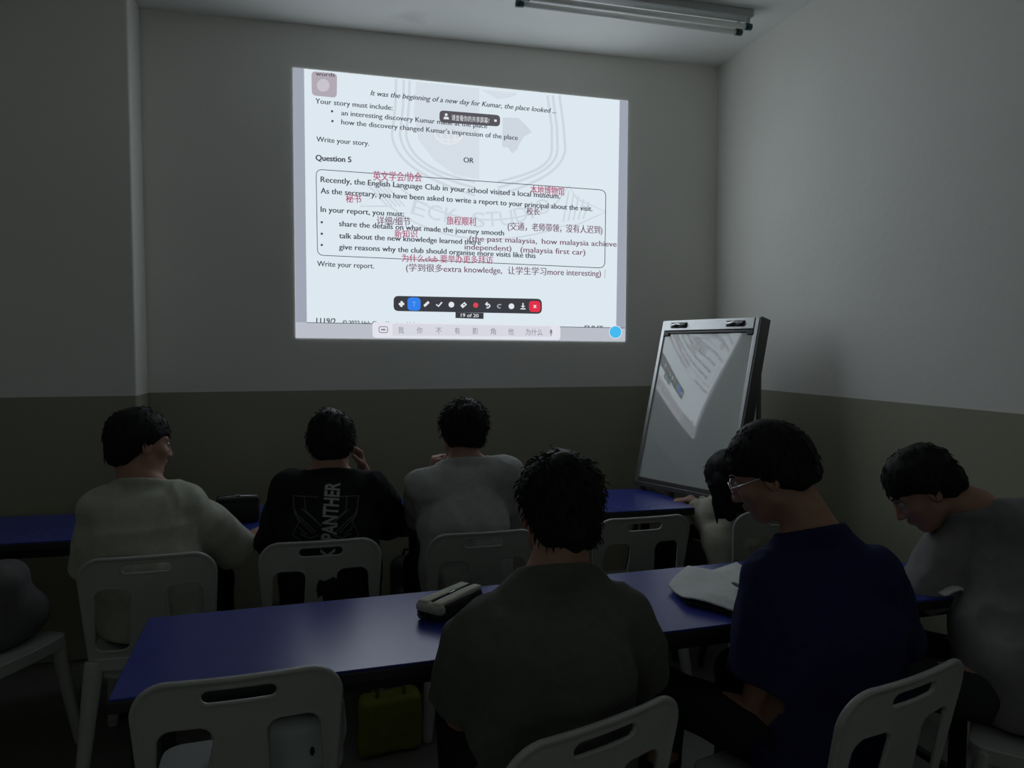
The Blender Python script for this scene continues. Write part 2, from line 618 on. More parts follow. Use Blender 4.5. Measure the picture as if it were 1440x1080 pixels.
rib = [bez((560, 262), (620, 318), (720, 322), (782, 286)), bez((548, 290), (620, 348), (720, 345), (790, 318)),
       [(560, 262), (512, 258), (530, 272), (506, 290), (548, 290)], [(782, 286), (800, 262), (812, 280), (852, 298), (812, 316), (790, 318)]]
rib += [[(520 + 6 * i, 262), (545 + 6 * i, 290)] for i in range(5)] + [[(800 + 7 * i, 268 + 4 * i), (792 + 7 * i, 312 - i)] for i in range(5)]
stroke('watermark_ribbon', rib, 2.4, E['mark'], slide, 0.0005)
for ch, x0, x1, y0, y1 in (('E', 577, 596, 300, 306), ('C', 600, 619, 307, 311), ('K', 624, 642, 312, 315), ('S', 664, 682, 319, 320), ('T', 684, 702, 319, 318),
                           ('U', 705, 723, 318, 315), ('D', 727, 744, 314, 309), ('I', 748, 752, 308, 306), ('O', 756, 776, 304, 297)):
    text_line('watermark_letter', ch, (x0, y0), (x1, y1), 22, E['mark'], slide, 0.0006)

ink, ink2 = E['ink'], E['ink2']
LINES = [
    ('It was the beginning of a new day for Kumar, the place looked ...', (521, 134), (782, 159.5), 7.6, ink2, 0.28, 0.0),
    ('Your story must include:', (443.5, 145.3), (552, 155), 7.6, ink2, 0, 0.0),
    ('an interesting discovery Kumar made at the place', (480, 162), (685, 180.5), 7.4, ink2, 0, 0.0),
    ('how the discovery changed Kumar\u2019s impression of the place', (480, 174.7), (728, 197), 7.4, ink2, 0, 0.0),
    ('Write your story.', (445, 199), (519, 205), 7.6, ink2, 0, 0.0),
    ('Question 5', (444, 225.5), (494, 228.3), 8.2, ink, 0, 0.012),
    ('OR', (652, 228.3), (666, 229.3), 7.6, ink, 0, 0.0),
    ('Recently, the English Language Club in your school visited a local museum.', (451, 256), (787.5, 279.5), 8.4, ink, 0, 0.0),
    ('As the secretary, you have been asked to write a report to your principal about the visit.', (451, 271.8), (833, 297), 8.2, ink, 0, 0.0),
    ('In your report, you must:', (451, 298), (568, 304.6), 8.2, ink, 0, 0.0),
    ('share the details on what made the journey smooth', (477, 318), (708.6, 331.2), 8, ink, 0, 0.0),
    ('talk about the new knowledge learned there', (477, 335), (676, 344.3), 8, ink, 0, 0.0),
    ('give reasons why the club should organise more visits like this', (477, 350.6), (753, 363), 8, ink, 0, 0.0),
    ('Write your report.', (446, 374.2), (526, 377.6), 7.8, ink2, 0, 0.0),
    ('1119/2', (445, 455), (472, 455.8), 8.5, ink, 0, 0.0),
    ('\u00a9 2022 Hak Cipta Kerajaan Malaysia', (482, 457), (597, 460), 7, ink2, 0, 0.0),
    ('SULIT', (822, 465), (848, 466), 8, ink, 0, 0.0),
    ('words', (444, 106), (471, 108), 5.5, ink2, 0, 0.0),
]
for body, p0, p1, cap, m, sh, off in LINES:
    text_line('text_line', body, p0, p1, cap, m, slide, 0.0010, sh, off, 0.55 if m is ink else 0.45)
NOTES = [
    ('\u82f1\u6587\u5b66\u4f1a/\u534f\u4f1a', (525, 252.5), (593, 254.5), 10.5, 'red'),
    ('\u79d8\u4e66', (486.5, 283.5), (508, 284.5), 9.5, 'red'),
    ('\u8be6\u7ec6/\u7ec6\u8282', (530, 315), (577, 316.5), 9.5, 'purple'),
    ('\u65b0\u77e5\u8bc6', (555, 333), (587, 333.5), 8.8, 'red'),
    ('\u65c5\u7a0b\u987a\u5229', (628, 315), (669, 316.5), 9.5, 'red'),
    ('\u672c\u5730\u535a\u7269\u9986', (746, 271.5), (793.5, 274), 9.5, 'red'),
    ('\u6821\u957f', (740.5, 301), (759, 302), 8.6, 'purple'),
    ('(\u4ea4\u901a\uff0c', (714, 322.5), (741, 323.6), 9, 'purple'),
    ('\u8001\u5e08\u5e26\u9886\uff0c', (748, 323.9), (789.5, 325.6), 9, 'purple'),
    ('\u6ca1\u6709\u4eba\u8fdf\u5230)', (796, 325.9), (847, 328), 9, 'purple'),
    ('(the past malaysia,', (660, 338.8), (755, 342.6), 8, 'purple'),
    ('how malaysia achieve', (762, 342.9), (867, 347), 8, 'purple'),
    ('independent)', (653.5, 350.8), (719, 353), 8, 'purple'),
    ('(malaysia first car)', (732, 354.5), (823, 358.5), 8, 'purple'),
    ('\u4e3a\u4ec0\u4e48club \u8981\u4e3e\u529e\u66f4\u591a\u62dc\u8bbf', (565, 367.3), (693, 370), 8.8, 'red'),
    ('(\u5b66\u5230\u5f88\u591aextra knowledge,', (571, 380.5), (706, 384.4), 8.8, 'purple'),
    ('\u8ba9\u5b66\u751f\u5b66\u4e60more interesting)', (714, 384.7), (845, 388.5), 8.8, 'purple'),
]
for body, p0, p1, cap, c in NOTES:
    text_line('note_line', body, p0, p1, cap, E[c], slide, 0.0013, 0, 0.0, 0.35)
def disc(cx, cy, r, n=20):
    return [(cx + r * math.cos(2 * math.pi * k / n), cy + r * math.sin(2 * math.pi * k / n)) for k in range(n)]
for x, y in ((467, 156.5), (467.5, 170.3), (452.5, 312.5), (452.5, 328.7), (452.5, 344.5)):
    poly_mesh('bullet_dot', [disc(x, y, 1.7, 10)], ink, slide, 0.001)
fr = rrect((444.5, 238), (852, 267.5), (850.5, 377), (446.5, 358.8), 9, 6)
stroke('text_frame', [fr + [fr[0]]], 1.0, ink2, slide, 0.0011)
stroke('page_edge_line', [[(431.5, 453.6), (879, 461.2)]], 0.9, ink2, slide, 0.0017)
stroke('text_cursor', [[(851, 379), (850.5, 391)]], 0.8, E['icongrey'], slide, 0.0011)

# app icon top left
app = poly_mesh('app_icon', [rrect((438, 100), (474, 103.5), (473.5, 137.5), (438.5, 134), 6)], E['app'], slide, 0.0008)
poly_mesh('app_glow', [disc(454.5, 120, 9)], E['app2'], app, 0.0011)
# message pill
pill = poly_mesh('message_pill', [rrect((618, 155), (703.5, 162), (703, 178), (618, 172), 6)], E['pill'], slide, 0.0022)
text_line('pill_text', '\u8bf7\u67e5\u770b\u4f60\u7684\u5171\u4eab\u5c4f\u5e55?', (635, 168.5), (688, 173), 6.5, E['icon'], pill, 0.0026)
poly_mesh('pill_icon', [disc(627.5, 161.3, 2), [(623.5, 167.5), (624.5, 164), (630.5, 164.5), (631.5, 168)]], E['icon'], pill, 0.0026)
poly_mesh('pill_close', [[(695, 168), (698.5, 168.3), (698.5, 171.4), (695, 171)]], E['icon'], pill, 0.0026)
# toolbar
tb = poly_mesh('toolbar', [rrect((553.5, 416), (762, 420.3), (762, 441.4), (553.5, 437.3), 7)], E['bar'], slide, 0.0022)
L = 0.0026
poly_mesh('toolbar_icon', [[(563.2, 423.5), (566, 423.5), (566, 426), (568.5, 426), (568.5, 429), (566, 429), (566, 431.5), (563.2, 431.5), (563.2, 429), (560.8, 429), (560.8, 426), (563.2, 426)]], E['icon'], tb, L)
bb = poly_mesh('text_tool_button', [rrect((573, 418), (591.5, 418.5), (591.5, 437), (573, 436.5), 6)], E['blue'], tb, L)
text_line('button_letter', 'T', (579.5, 431), (585, 431.2), 7, E['blue2'], bb, 0.0031)
stroke('toolbar_icon', [[(596.5, 430.5), (603, 424.5)]], 3.4, E['icon'], tb, L)
stroke('toolbar_icon', [[(613.5, 428), (616.5, 430.8), (621.5, 425)]], 2.0, E['icon'], tb, L)
poly_mesh('toolbar_icon', [disc(634.8, 428.4, 4)], E['icon'], tb, L)
stroke('toolbar_icon', [[(649, 431.5), (655, 426.5)]], 5.0, E['icon'], tb, L)
poly_mesh('toolbar_icon_hole', [disc(652.6, 428.4, 1.2, 10)], E['bar'], tb, 0.0031)
poly_mesh('record_dot', [disc(669, 429.2, 3.6)], E['redd'], tb, L)
stroke('toolbar_icon', [bez((683, 427.5), (690, 426.5), (691, 433), (684, 433)), [(685.5, 425), (682.8, 427.8), (686, 430)]], 1.7, E['icon'], tb, L)
stroke('toolbar_icon', [bez((705, 428.5), (698, 427), (698, 433.5), (704, 433))], 1.5, E['icongrey'], tb, L)
poly_mesh('toolbar_icon', [disc(719.2, 430.7, 4)], E['icon'], tb, L)
stroke('toolbar_icon', [[(735.5, 426), (735.5, 431)], [(732, 434.2), (739, 434.4)]], 1.6, E['icon'], tb, L)
poly_mesh('toolbar_icon', [[(732.5, 430), (738.5, 430.2), (735.5, 433)]], E['icon'], tb, L)
rb = poly_mesh('close_button', [rrect((744, 423), (760, 423.5), (760, 439), (744, 438.5), 5)], E['redb'], tb, L)
stroke('close_cross', [[(750.5, 429), (754, 433)], [(754, 429), (750.5, 433)]], 1.2, E['icon'], rb, 0.0031)
pg = poly_mesh('page_badge', [[(640.5, 439), (680, 440), (680, 448.5), (640.5, 447.2)]], E['bar'], slide, 0.0020)
text_line('badge_text', '19 of 20', (648, 445.5), (673, 446.2), 5, E['icon'], pg, 0.0024, 0, 0.008)
# keyboard bar
kb = poly_mesh('keyboard_bar', [rrect((523.5, 452.6), (788, 457.4), (788, 478.2), (524, 475), 5)], E['key'], slide, 0.0022)
poly_mesh('keyboard_field', [[(552, 455), (775, 459), (775, 473.5), (552, 472)]], E['key2'], kb, 0.0026)
ki = rrect((533, 459.3), (545, 459.5), (545, 467.8), (533, 467.6), 2.5)
stroke('keyboard_icon', [ki + [ki[0]]], 1.1, E['keyink'], kb, 0.003)
stroke('keyboard_icon', [[(536, 463.5), (542, 463.6)]], 2.2, E['keyink'], kb, 0.003)
for ch, x, w, y in (('\u6211', 564, 8, 468), ('\u4f60', 590, 8, 468.4), ('\u4e0d', 617, 8, 468.8), ('\u6709', 643, 7.5, 469), ('\u5f71', 668.5, 8, 469.3), ('\u89d2', 693.5, 7.5, 469.8),
                    ('\u4ed6', 718.5, 8, 470.2), ('\u4e3a\u4ec0\u4e48', 751, 24, 470.8)):
    text_line('keyboard_word', ch, (x - w / 2, y), (x + w / 2, y + 0.1), 7.4, E['keyink'], kb, 0.003)
poly_mesh('microphone_icon', [[(773.5, 463.5), (776.5, 463.5), (776.5, 469), (773.5, 469)], [(774.5, 469), (775.6, 469), (775.6, 472.5), (774.5, 472.5)]], E['keyink'], kb, 0.003)
cb = poly_mesh('round_button', [disc(865.5, 467, 9.2, 28)], E['icon'], slide, 0.0024)
poly_mesh('button_face', [disc(865.5, 467, 8.3, 28)], E['cyan'], cb, 0.0028)

# ================================================================== CEILING LAMP
lz = CEIL - 0.035
lamp = empty('ceiling_lamp', (1.515, 3.495, CEIL), R(1.6))
tag(lamp, 'unlit twin fluorescent tube fitting with teal end caps on the ceiling', 'ceiling lamp')
def lampbox(name, lo, hi, m, bev=0.004, seg=2):
    return box(name, lo, hi, m, lamp, bev, seg)
LB = (-0.60, 0.62)
lampbox('batten', (LB[0], -0.060, -0.036), (LB[1], 0.020, 0.0), M['batten'], 0.006)
for yy, zz, x0, x1 in ((-0.030, -0.078, LB[0] + 0.01, LB[1]), (0.040, -0.078, LB[0], LB[1] - 0.01)):
    tb_ = tube('tube', [(x0 + .03, yy, zz), (x1 - .03, yy, zz)], 0.0135, M['tube_glass'], lamp, 16)
    for xa, xb in ((x0, x0 + 0.035), (x1 - 0.035, x1)):
        c = tube('end_cap', [(xa, yy, zz), (xb, yy, zz)], 0.0165, M['tube_cap'], tb_, 16)
        
    for xx in (x0 + 0.012, x1 - 0.024):
        box('holder', (xx, yy - 0.010, zz), (xx + 0.012, yy + 0.010, 0.0), M['batten'], lamp, 0.002)

# ================================================================== WHITEBOARD ON ITS STAND
BL = Vector((1.650, 3.76, 0.785))
AZ, TILT = R(69), R(14)
r_ = Vector((math.cos(AZ), -math.sin(AZ), 0))
n_ = Vector((-math.sin(AZ), -math.cos(AZ), 0))
up_ = (Vector((0, 0, 1)) * math.cos(TILT) - n_ * math.sin(TILT))
nn_ = up_.cross(r_) * -1
if nn_.dot(n_) < 0: nn_ = -nn_
BW, BH = 0.63, 0.885
stand = empty('whiteboard_stand', (1.85, 3.55, 0))
tag(stand, 'tilted portrait whiteboard on a metal stand in the room corner', 'whiteboard')
LO = Vector(stand.location)
BM4 = Matrix(((r_.x, up_.x, nn_.x, BL.x - LO.x), (r_.y, up_.y, nn_.y, BL.y - LO.y), (r_.z, up_.z, nn_.z, BL.z - LO.z), (0, 0, 0, 1)))
def bbox_part(name, lo, hi, m, bev=0.003, parent=None):
    bm = bmesh.new(); add_box(bm, lo, hi, bev, 2)
    bmesh.ops.transform(bm, matrix=BM4, verts=bm.verts)
    return bm_to(name, bm, m, parent or stand, False)
# writing surface: a thin panel, slightly sprung in its frame
bm = bmesh.new()
NX, NY = 28, 40
gv = {}
x0, x1, y0, y1 = 0.022, BW - 0.022, 0.022, BH - 0.075
def warp(u, v):
    return 0.004 * math.sin(math.pi * u) * math.sin(math.pi * v) + 0.0016 * math.sin(2.2 * math.pi * u + 1.0) * v
for i in range(NX + 1):
    for j in range(NY + 1):
        u, v = i / NX, j / NY
        gv[i, j] = bm.verts.new((x0 + (x1 - x0) * u, y0 + (y1 - y0) * v, 0.008 + warp(u, v)))
for i in range(NX):
    for j in range(NY):
        bm.faces.new((gv[i, j], gv[i + 1, j], gv[i + 1, j + 1], gv[i, j + 1]))
bmesh.ops.transform(bm, matrix=BM4, verts=bm.verts)
bm_to('writing_surface', bm, M['whiteboard'], stand, True)
bbox_part('backing_board', (0.01, 0.01, -0.012), (BW - 0.01, BH - 0.01, 0.002), M['dark_alu'])
bbox_part('frame_rail', (0, 0, -0.014), (0.024, BH, 0.016), M['aluminium'])
bbox_part('frame_rail', (BW - 0.024, 0, -0.014), (BW, BH, 0.016), M['aluminium'])
bbox_part('frame_rail', (0.024, 0, -0.014), (BW - 0.024, 0.024, 0.016), M['dark_alu'])
bbox_part('clamp_bar', (0.024, BH - 0.058, -0.014), (BW - 0.024, BH, 0.020), M['aluminium'])
bbox_part('clamp_lip', (0.03, BH - 0.073, 0.004), (BW - 0.03, BH - 0.060, 0.018), M['dark_alu'])
for cx in (0.045, BW - 0.09):
    bbox_part('corner_cap', (0.022 if cx < .1 else BW - 0.06, BH - 0.086, 0.006), (0.060 if cx < .1 else BW - 0.022, BH - 0.060, 0.019), M['black_plastic'])
for cx in (0.07, BW - 0.19):
    bm = bmesh.new()
    add_box(bm, (cx, BH - 0.044, 0.020), (cx + 0.11, BH - 0.014, 0.026), 0.003)
    bmesh.ops.transform(bm, matrix=BM4, verts=bm.verts)
    k = bm_to('clip', bm, M['black_plastic'], stand)
    bm = bmesh.new()
    add_tube(bm, [(cx + .006, BH - .028, .031), (cx + .03, BH - .033, .036), (cx + .055, BH - .026, .037), (cx + .08, BH - .033, .036), (cx + .104, BH - .027, .031)], [.006, .009, .006, .009, .006], 10)
    bmesh.ops.transform(bm, matrix=BM4, verts=bm.verts)
    bm_to('clip_lever', bm, M['chrome'], k, True)
# stand: two front posts carrying the board and two rear legs
def L3(x, y, z):
    return BM4 @ Vector((x, y, z))
for x in (0.03, BW - 0.03):
    b0 = L3(x, 0.05, -0.03); slope = (L3(x, 1, -.03) - L3(x, 0, -.03))
    t = -(b0.z + 0.0) / slope.z
    foot = b0 + slope * t
    foot.z = 0.012
    top = L3(x, BH - 0.03, -0.03)
    tube('front_leg', [foot, b0, top], 0.014, M['dark_alu'], stand, 10)
    rear = Vector((foot.x - n_.x * 0.42, foot.y - n_.y * 0.42, 0.012))
    rear = rear if rear.y < D - LO.y - 0.03 else Vector((rear.x, D - LO.y - 0.03, .012))
    rear.x = min(rear.x, XR - LO.x - 0.03)
    tube('rear_leg', [rear, top - n_ * 0.0 + Vector((0, 0, -0.10))], 0.012, M['dark_alu'], stand, 10)
# deep side channel of the right edge
bbox_part('side_channel', (BW, 0.0, -0.055), (BW + 0.012, BH + 0.005, 0.014), M['dark_alu'])
bbox_part('pen_tray', (0.03, -0.025, 0.0), (BW - 0.03, 0.0, 0.05), M['dark_alu'])

# ================================================================== TABLES
TW, TD, TH = 1.22, 0.515, 0.75
def make_table(label, group, x0, y0):
    t = empty('table', (x0, y0, 0))
    tag(t, label, 'table', group)
    box('tabletop', (0.002, 0.002, TH - 0.006), (TW - 0.002, TD - 0.002, TH), M['blue_top'], t, 0.001, 1)
    bm = bmesh.new(); add_box(bm, (0, 0, TH - 0.034), (TW, TD, TH - 0.0055), 0.004, 2)
    bm_to('edge_band', bm, M['black_edge'], t)
    box('apron', (0.06, 0.05, TH - 0.075), (TW - 0.06, 0.07, TH - 0.034), M['black_metal'], t, 0.002)
    box('apron', (0.06, TD - 0.07, TH - 0.075), (TW - 0.06, TD - 0.05, TH - 0.034), M['black_metal'], t, 0.002)
    for x in (0.055, TW - 0.055):
        for y in (0.055, TD - 0.055):
            bm = bmesh.new(); add_box(bm, (x - 0.019, y - 0.019, 0.012), (x + 0.019, y + 0.019, TH - 0.034), 0.004, 2)
            lg = bm_to('leg', bm, M['black_metal'], t)
            bm = bmesh.new(); add_box(bm, (x - 0.022, y - 0.022, 0.0), (x + 0.022, y + 0.022, 0.02), 0.004, 2)
            bm_to('foot_cap', bm, M['black_plastic'], lg)
        box('crossbar', (x - 0.012, 0.07, 0.14), (x + 0.012, TD - 0.07, 0.165), M['black_metal'], t, 0.002)
    return t
def copy_tree(o, parent=None):
    c = o.copy(); COL.objects.link(c)
    if parent is not None: c.parent = parent
    for ch in list(o.children):
        copy_tree(ch, c)
    return c
TAB2_Y, TAB1_Y = 1.735, 3.19
TAB2_X, TAB1_X = -0.449, 1.70
GT = 'blue topped tables'
A2, A1 = R(2.7), R(-1.2)
tab = make_table('blue table nearest the viewer with the beige pencil case on it', GT, TAB2_X, TAB2_Y)
tab.rotation_euler.z = A2
def more_table(label, x, y, a):
    c = copy_tree(tab); c.location = (x, y, 0); c.rotation_euler.z = a; c['label'] = label
    return c
s = TW + 0.003
more_table('blue table under the white papers beside the person in dark blue', TAB2_X + s * math.cos(A2), TAB2_Y + s * math.sin(A2), A2)
for k, lb in ((1, 'blue table by the whiteboard where the long-haired person writes'),
              (2, 'blue table of the back row with the black pencil case on it'),
              (3, 'blue table of the back row cut off by the picture\u2019s left edge')):
    more_table(lb, TAB1_X - (k * TW + (k - 1) * 0.003) * math.cos(A1), TAB1_Y - (k * TW + (k - 1) * 0.003) * math.sin(A1), A1)

# ================================================================== PLASTIC CHAIRS
def make_chair(label, group):
    t = empty('chair', (0, 0, 0))
    tag(t, label, 'chair', group)
    t['category'] = 'chair'
    def hw(z): return 0.205 + 0.02 * np.clip((z - 0.42) / 0.38, 0, 1)
    def surf(x, z): return -0.185 - 0.20 * (z - 0.43) + 0.42 * x * x
    def back(P):
        x, y, z = P.T
        zc, hh = 0.575, 0.225
        r = 0.085
        qx = np.abs(x) - (hw(z) - r); qz = np.abs(z - zc) - (hh - r)
        out = np.hypot(np.maximum(qx, 0), np.maximum(qz, 0)) + np.minimum(np.maximum(qx, qz), 0) - r
        # grip slot
        sx = np.maximum(np.abs(x) - 0.062, 0)
        slot = np.hypot(sx, z - 0.757) - 0.0145
        # two windows
        ax = np.abs(x)
        wx = np.abs(ax - 0.116 - 0.012 * np.clip((0.6 - z) / 0.2, -1, 1)) - (0.056 - 0.030)
        wz = np.abs(z - 0.572) - (0.112 - 0.030)
        win = np.hypot(np.maximum(wx, 0), np.maximum(wz, 0)) + np.minimum(np.maximum(wx, wz), 0) - 0.030
        d2 = np.maximum(out, -np.minimum(slot, win))
        edge = np.clip(1 - np.abs(out + 0.006) / 0.010, 0, 1)
        v = y - surf(x, z)
        th = 0.0045 + 0.0045 * edge
        th = th + 0.002 * np.clip(1 - np.abs(np.minimum(slot, win) - 0.004) / 0.006, 0, 1)
        q1, q2 = d2 + 0.003, np.abs(v) * 0.95 - th + 0.003
        return np.hypot(np.maximum(q1, 0), np.maximum(q2, 0)) + np.minimum(np.maximum(q1, q2), 0) - 0.003
    sdf_mesh('backrest', back, (-0.25, -0.29, 0.33), (0.25, -0.05, 0.82), 0.0038, M['chair'], t)
    def seat(P):
        x, y, z = P.T
        w = 0.215 - 0.02 * np.clip((-y) / 0.2, 0, 1)
        r = 0.05
        qx = np.abs(x) - (w - r); qy = np.abs(y - 0.01) - (0.205 - r)
        out = np.hypot(np.maximum(qx, 0), np.maximum(qy, 0)) + np.minimum(np.maximum(qx, qy), 0) - r
        top = 0.435 - 0.012 * np.clip(1 - (x / 0.17) ** 2, 0, 1) * np.clip(1 - ((y + 0.02) / 0.18) ** 2, 0, 1)
        v = z - top
        slabd = np.maximum(out, np.abs(v + 0.004) - 0.0045)
        skirt = np.maximum(np.maximum(np.abs(out + 0.005) - 0.0045, v), -v - 0.045)
        return np.minimum(slabd, skirt)
    sdf_mesh('seat', seat, (-0.24, -0.22, 0.37), (0.24, 0.24, 0.45), 0.0042, M['chair'], t)
    for sx in (-1, 1):
        for sy, f in ((1, 0.235), (-1, -0.245)):
            a = np.array((sx * 0.185, 0.175 * sy, 0.42)); b = np.array((sx * 0.222, f, 0.006))
            def leg(P, a=a, b=b):
                d = d_slab(P, a, b, (0.032, 0.022), (0.020, 0.015), (1, 0, 0))
                return np.maximum(d, np.maximum(-P[:, 2], P[:, 2] - 0.425))
            lo = np.minimum(a, b) - 0.05; hi = np.maximum(a, b) + 0.05
            lo[2] = -0.02
            sdf_mesh('leg', leg, lo, hi, 0.006, M['chair'], t)
    return t
GC = 'white plastic stacking chairs'
chair0 = make_chair('x', GC)
CH = []
def place_chair(x, y, rz, label):
    c = chair0 if not CH else copy_tree(chair0)
    CH.append(c)
    c.location = (x, y, 0); c.rotation_euler = (0, 0, R(rz)); c['label'] = label
    return c
BY = 0.262       # seat centre to the top of the backrest
place_chair(-0.190, 1.672 + BY, 3, 'empty white plastic chair nearest the viewer, pushed under the near blue table')
place_chair(-0.585, 2.735 + BY, 2, 'white plastic chair under the person in the white shirt')
place_chair(-0.005, 2.795 + BY, 0, 'white plastic chair behind the person whose shirt reads PANTHER')
place_chair(0.60, 2.775 + BY, 0, 'white plastic chair behind the person in the light grey shirt')
place_chair(1.293, 2.86 + BY, 2, 'empty white plastic chair between the grey-shirted person and the whiteboard')
place_chair(1.99, 2.80 + BY * .97, -14, 'white plastic chair of the long-haired person in cream')
c = place_chair(0.52 - math.sin(R(20)) * BY, 1.30 + math.cos(R(20)) * BY, 20, 'tilted white plastic chair behind the person in dark grey at the middle')
c = place_chair(1.235 - math.sin(R(16)) * BY, 1.316 + math.cos(R(16)) * BY, 16, 'white plastic chair behind the person in dark blue')
place_chair(-1.20, 2.99, -24, 'white plastic chair of the back row cut by the picture\u2019s left edge')
place_chair(1.98, 1.60, 42, 'white plastic chair under the person hunched by the right wall')

# ================================================================== SMALL THINGS
# beige pencil case on the near table
def pencil_case(loc, rz, label, beige=True):
    t = empty('pencil_case', loc, rz); tag(t, label, 'pencil case')
    bodym = M['black_cloth']
    def body(P):
        return d_rbox(P, (0, 0, 0.024), (0.105, 0.045, 0.024), 0.016) + 0.0012 * waves(P, 3, 5, 40, 90)
    sdf_mesh('body', body, (-.13, -.07, -.01), (.13, .07, .07), 0.004, bodym, t)
    pm = M['beige_cloth'] if beige else M['black_cloth']
    for y in (-0.024, 0.020):
        def pan(P, y=y):
            return d_rbox(P, (0, y, 0.046), (0.103, 0.0165 if y < 0 else .0185, 0.008), 0.007) + 0.001 * waves(P, 5, 5, 40, 90)
        sdf_mesh('panel', pan, (-.13, -.07, .03), (.13, .07, .07), 0.004, pm, t)
    def endp(P):
        return np.maximum(d_rbox(P, (0, 0, 0.034), (0.108, 0.048, 0.017), 0.016), P[:, 0] + 0.088)
    sdf_mesh('end_panel', endp, (-.13, -.07, 0), (-.07, .07, .07), 0.004, pm, t)
    z = tube('zipper', [(-.09, -0.002, .052), (0, -0.003, .0535), (.09, -.002, .052)], 0.0022, M['chrome'] if not beige else M['black_plastic'], t, 8)
    box('zip_pull', (-0.012, -0.006, .0535), (0.012, 0.002, .057), M['chrome'], z, 0.001)
    tube('pull_loop', [(-.106, .02, .018), (-.120, .022, .020), (-.126, .012, .016), (-.118, .002, .014), (-.106, .006, .016)], 0.004, M['black_plastic'], t, 8)
    return t
pc = atz(634, 848, TH + 0.022)
pencil_case((pc.x, pc.y, TH + 0.0015), R(44), 'beige and black pencil case lying on the near blue table')
pb = atz(344, 711, TH + 0.03)
pcb = pencil_case((pb.x - 0.01, 3.43, TH + 0.0015), R(4), 'black pencil case with a silver zip beside the person in white', False)
pcb.scale = (0.86, 1.2, 2.0)

# open papers on the second near table
pap_c = atz(1003, 828, TH)
papers = empty('open_booklet', (pap_c.x, pap_c.y, TH)); tag(papers, 'open white booklet with curling pages before the person in dark blue', 'booklet')
def in_poly(pts, poly):
    x, y = pts[:, 0], pts[:, 1]
    ins = np.zeros(len(pts), bool)
    for i in range(len(poly)):
        x1_, y1_ = poly[i - 1]; x2_, y2_ = poly[i]
        c = ((y1_ > y) != (y2_ > y)) & (x < (x2_ - x1_) * (y - y1_) / (y2_ - y1_ + 1e-12) + x1_)
        ins ^= c
    return ins
def poly_dist(pts, poly):
    d = np.full(len(pts), 9.0)
    for i in range(len(poly)):
        a = np.array(poly[i - 1]); b = np.array(poly[i]); ab = b - a
        t = np.clip(((pts - a) @ ab) / (ab @ ab), 0, 1)
        d = np.minimum(d, np.linalg.norm(pts - a - t[:, None] * ab, axis=1))
    return np.where(in_poly(pts, poly), -d, d)
def sheet(name, px, z0, lift, th, m, parent, seed, h=0.004):
    pts = [atz(x, y, TH + z0 + 0.01) for x, y in px]
    poly_ = [(p.x - pap_c.x, p.y - pap_c.y) for p in pts]
    xs = [p[0] for p in poly_]; ys = [p[1] for p in poly_]
    def fn(P):
        o = poly_dist(P[:, :2], poly_) - 0.004
        o = np.where(o > 0, o, o)
        zz = z0 + th + lift * (0.5 + 0.5 * waves(P * nv((1, 1, 0)), seed, 6, 14, 34)) * 0.7 + 0.008 * np.clip(-o / 0.05, 0, 1)
        return np.maximum(o, np.abs(P[:, 2] - zz) - th) * 0.8
    return sdf_mesh(name, fn, (min(xs) - .02, min(ys) - .02, z0 - .012), (max(xs) + .02, max(ys) + .02, z0 + lift + .04), h, m, parent)
sheet('page', [(941, 822), (950, 812), (968, 797), (1002, 803), (1036, 792), (1058, 806), (1100, 800), (1120, 850), (1046, 862), (1000, 850), (962, 841)], 0.010, 0.016, 0.0028, M['paper'], papers, 4)
sheet('under_page', [(985, 842), (1060, 838), (1100, 850), (1048, 869), (1020, 858)], 0.0005, 0.003, 0.002, M['paper'], papers, 9)
sheet('cover', [(952, 830), (1080, 812), (1100, 850), (1044, 865), (1000, 853), (966, 845)], 0.0045, 0.004, 0.0022, M['black_cloth'], papers, 12)
# pen
pa = atz(1028, 819, TH + 0.044); pbx = atz(1058, 832, TH + 0.064)
pen = empty('pen', pa); tag(pen, 'black pen over the open booklet beside the dark blue sleeve', 'pen')
dv = pbx - pa
tube('barrel', [dv * 0.18, dv * 1.3], 0.0055, M['black_plastic'], pen)
tube('tip', [(0, 0, 0), dv * 0.18], [0.001, 0.0052], M['black_plastic'], pen)

# white sheet before the person at the right wall
w0 = atz(1338, 832, TH)
def sh2(P):
    o = d_rbox(P, (0, 0, 0.008), (0.075, 0.055, 0.05), 0.01)
    zz = 0.022 + 0.014 * waves(P * nv((1, 1, 0)), 21, 6, 20, 50)
    return np.maximum(o, np.abs(P[:, 2] - zz) - 0.004) * 0.8
crumple = sdf_mesh('paper_sheet', sh2, (-.09, -.07, -.02), (.09, .07, .07), 0.004, M['paper'])
crumple.location = (w0.x, max(w0.y, TAB2_Y + 0.07), TH); tag(crumple, 'crumpled white paper on the blue table by the right wall person', 'paper')

# white bag lying on the empty near chair's seat
def bag(P):
    d = d_rbox(P, (0, 0, 0.075), (0.165, 0.10, 0.068), 0.03)
    return (d + 0.007 * waves(P, 8, 8, 18, 45, (1, 1, .6)) + 0.25 * np.maximum(P[:, 2] - 0.06, 0) * (P[:, 0] < -.02)) * 0.8
wb_c = empty('white_bag', (-0.115, 1.985, 0.428)); tag(wb_c, 'white plastic bag lying on the empty near chair', 'bag')
sdf_mesh('body', bag, (-.2, -.13, -.02), (.2, .13, .18), 0.006, M['white_bag'], wb_c)
def mk(P): return d_ell(P, (0.085, -0.098, 0.075), (0.006, 0.012, 0.012))
sdf_mesh('label', mk, (.06, -.13, .05), (.11, -.07, .1), 0.003, M['black_plastic'], wb_c)

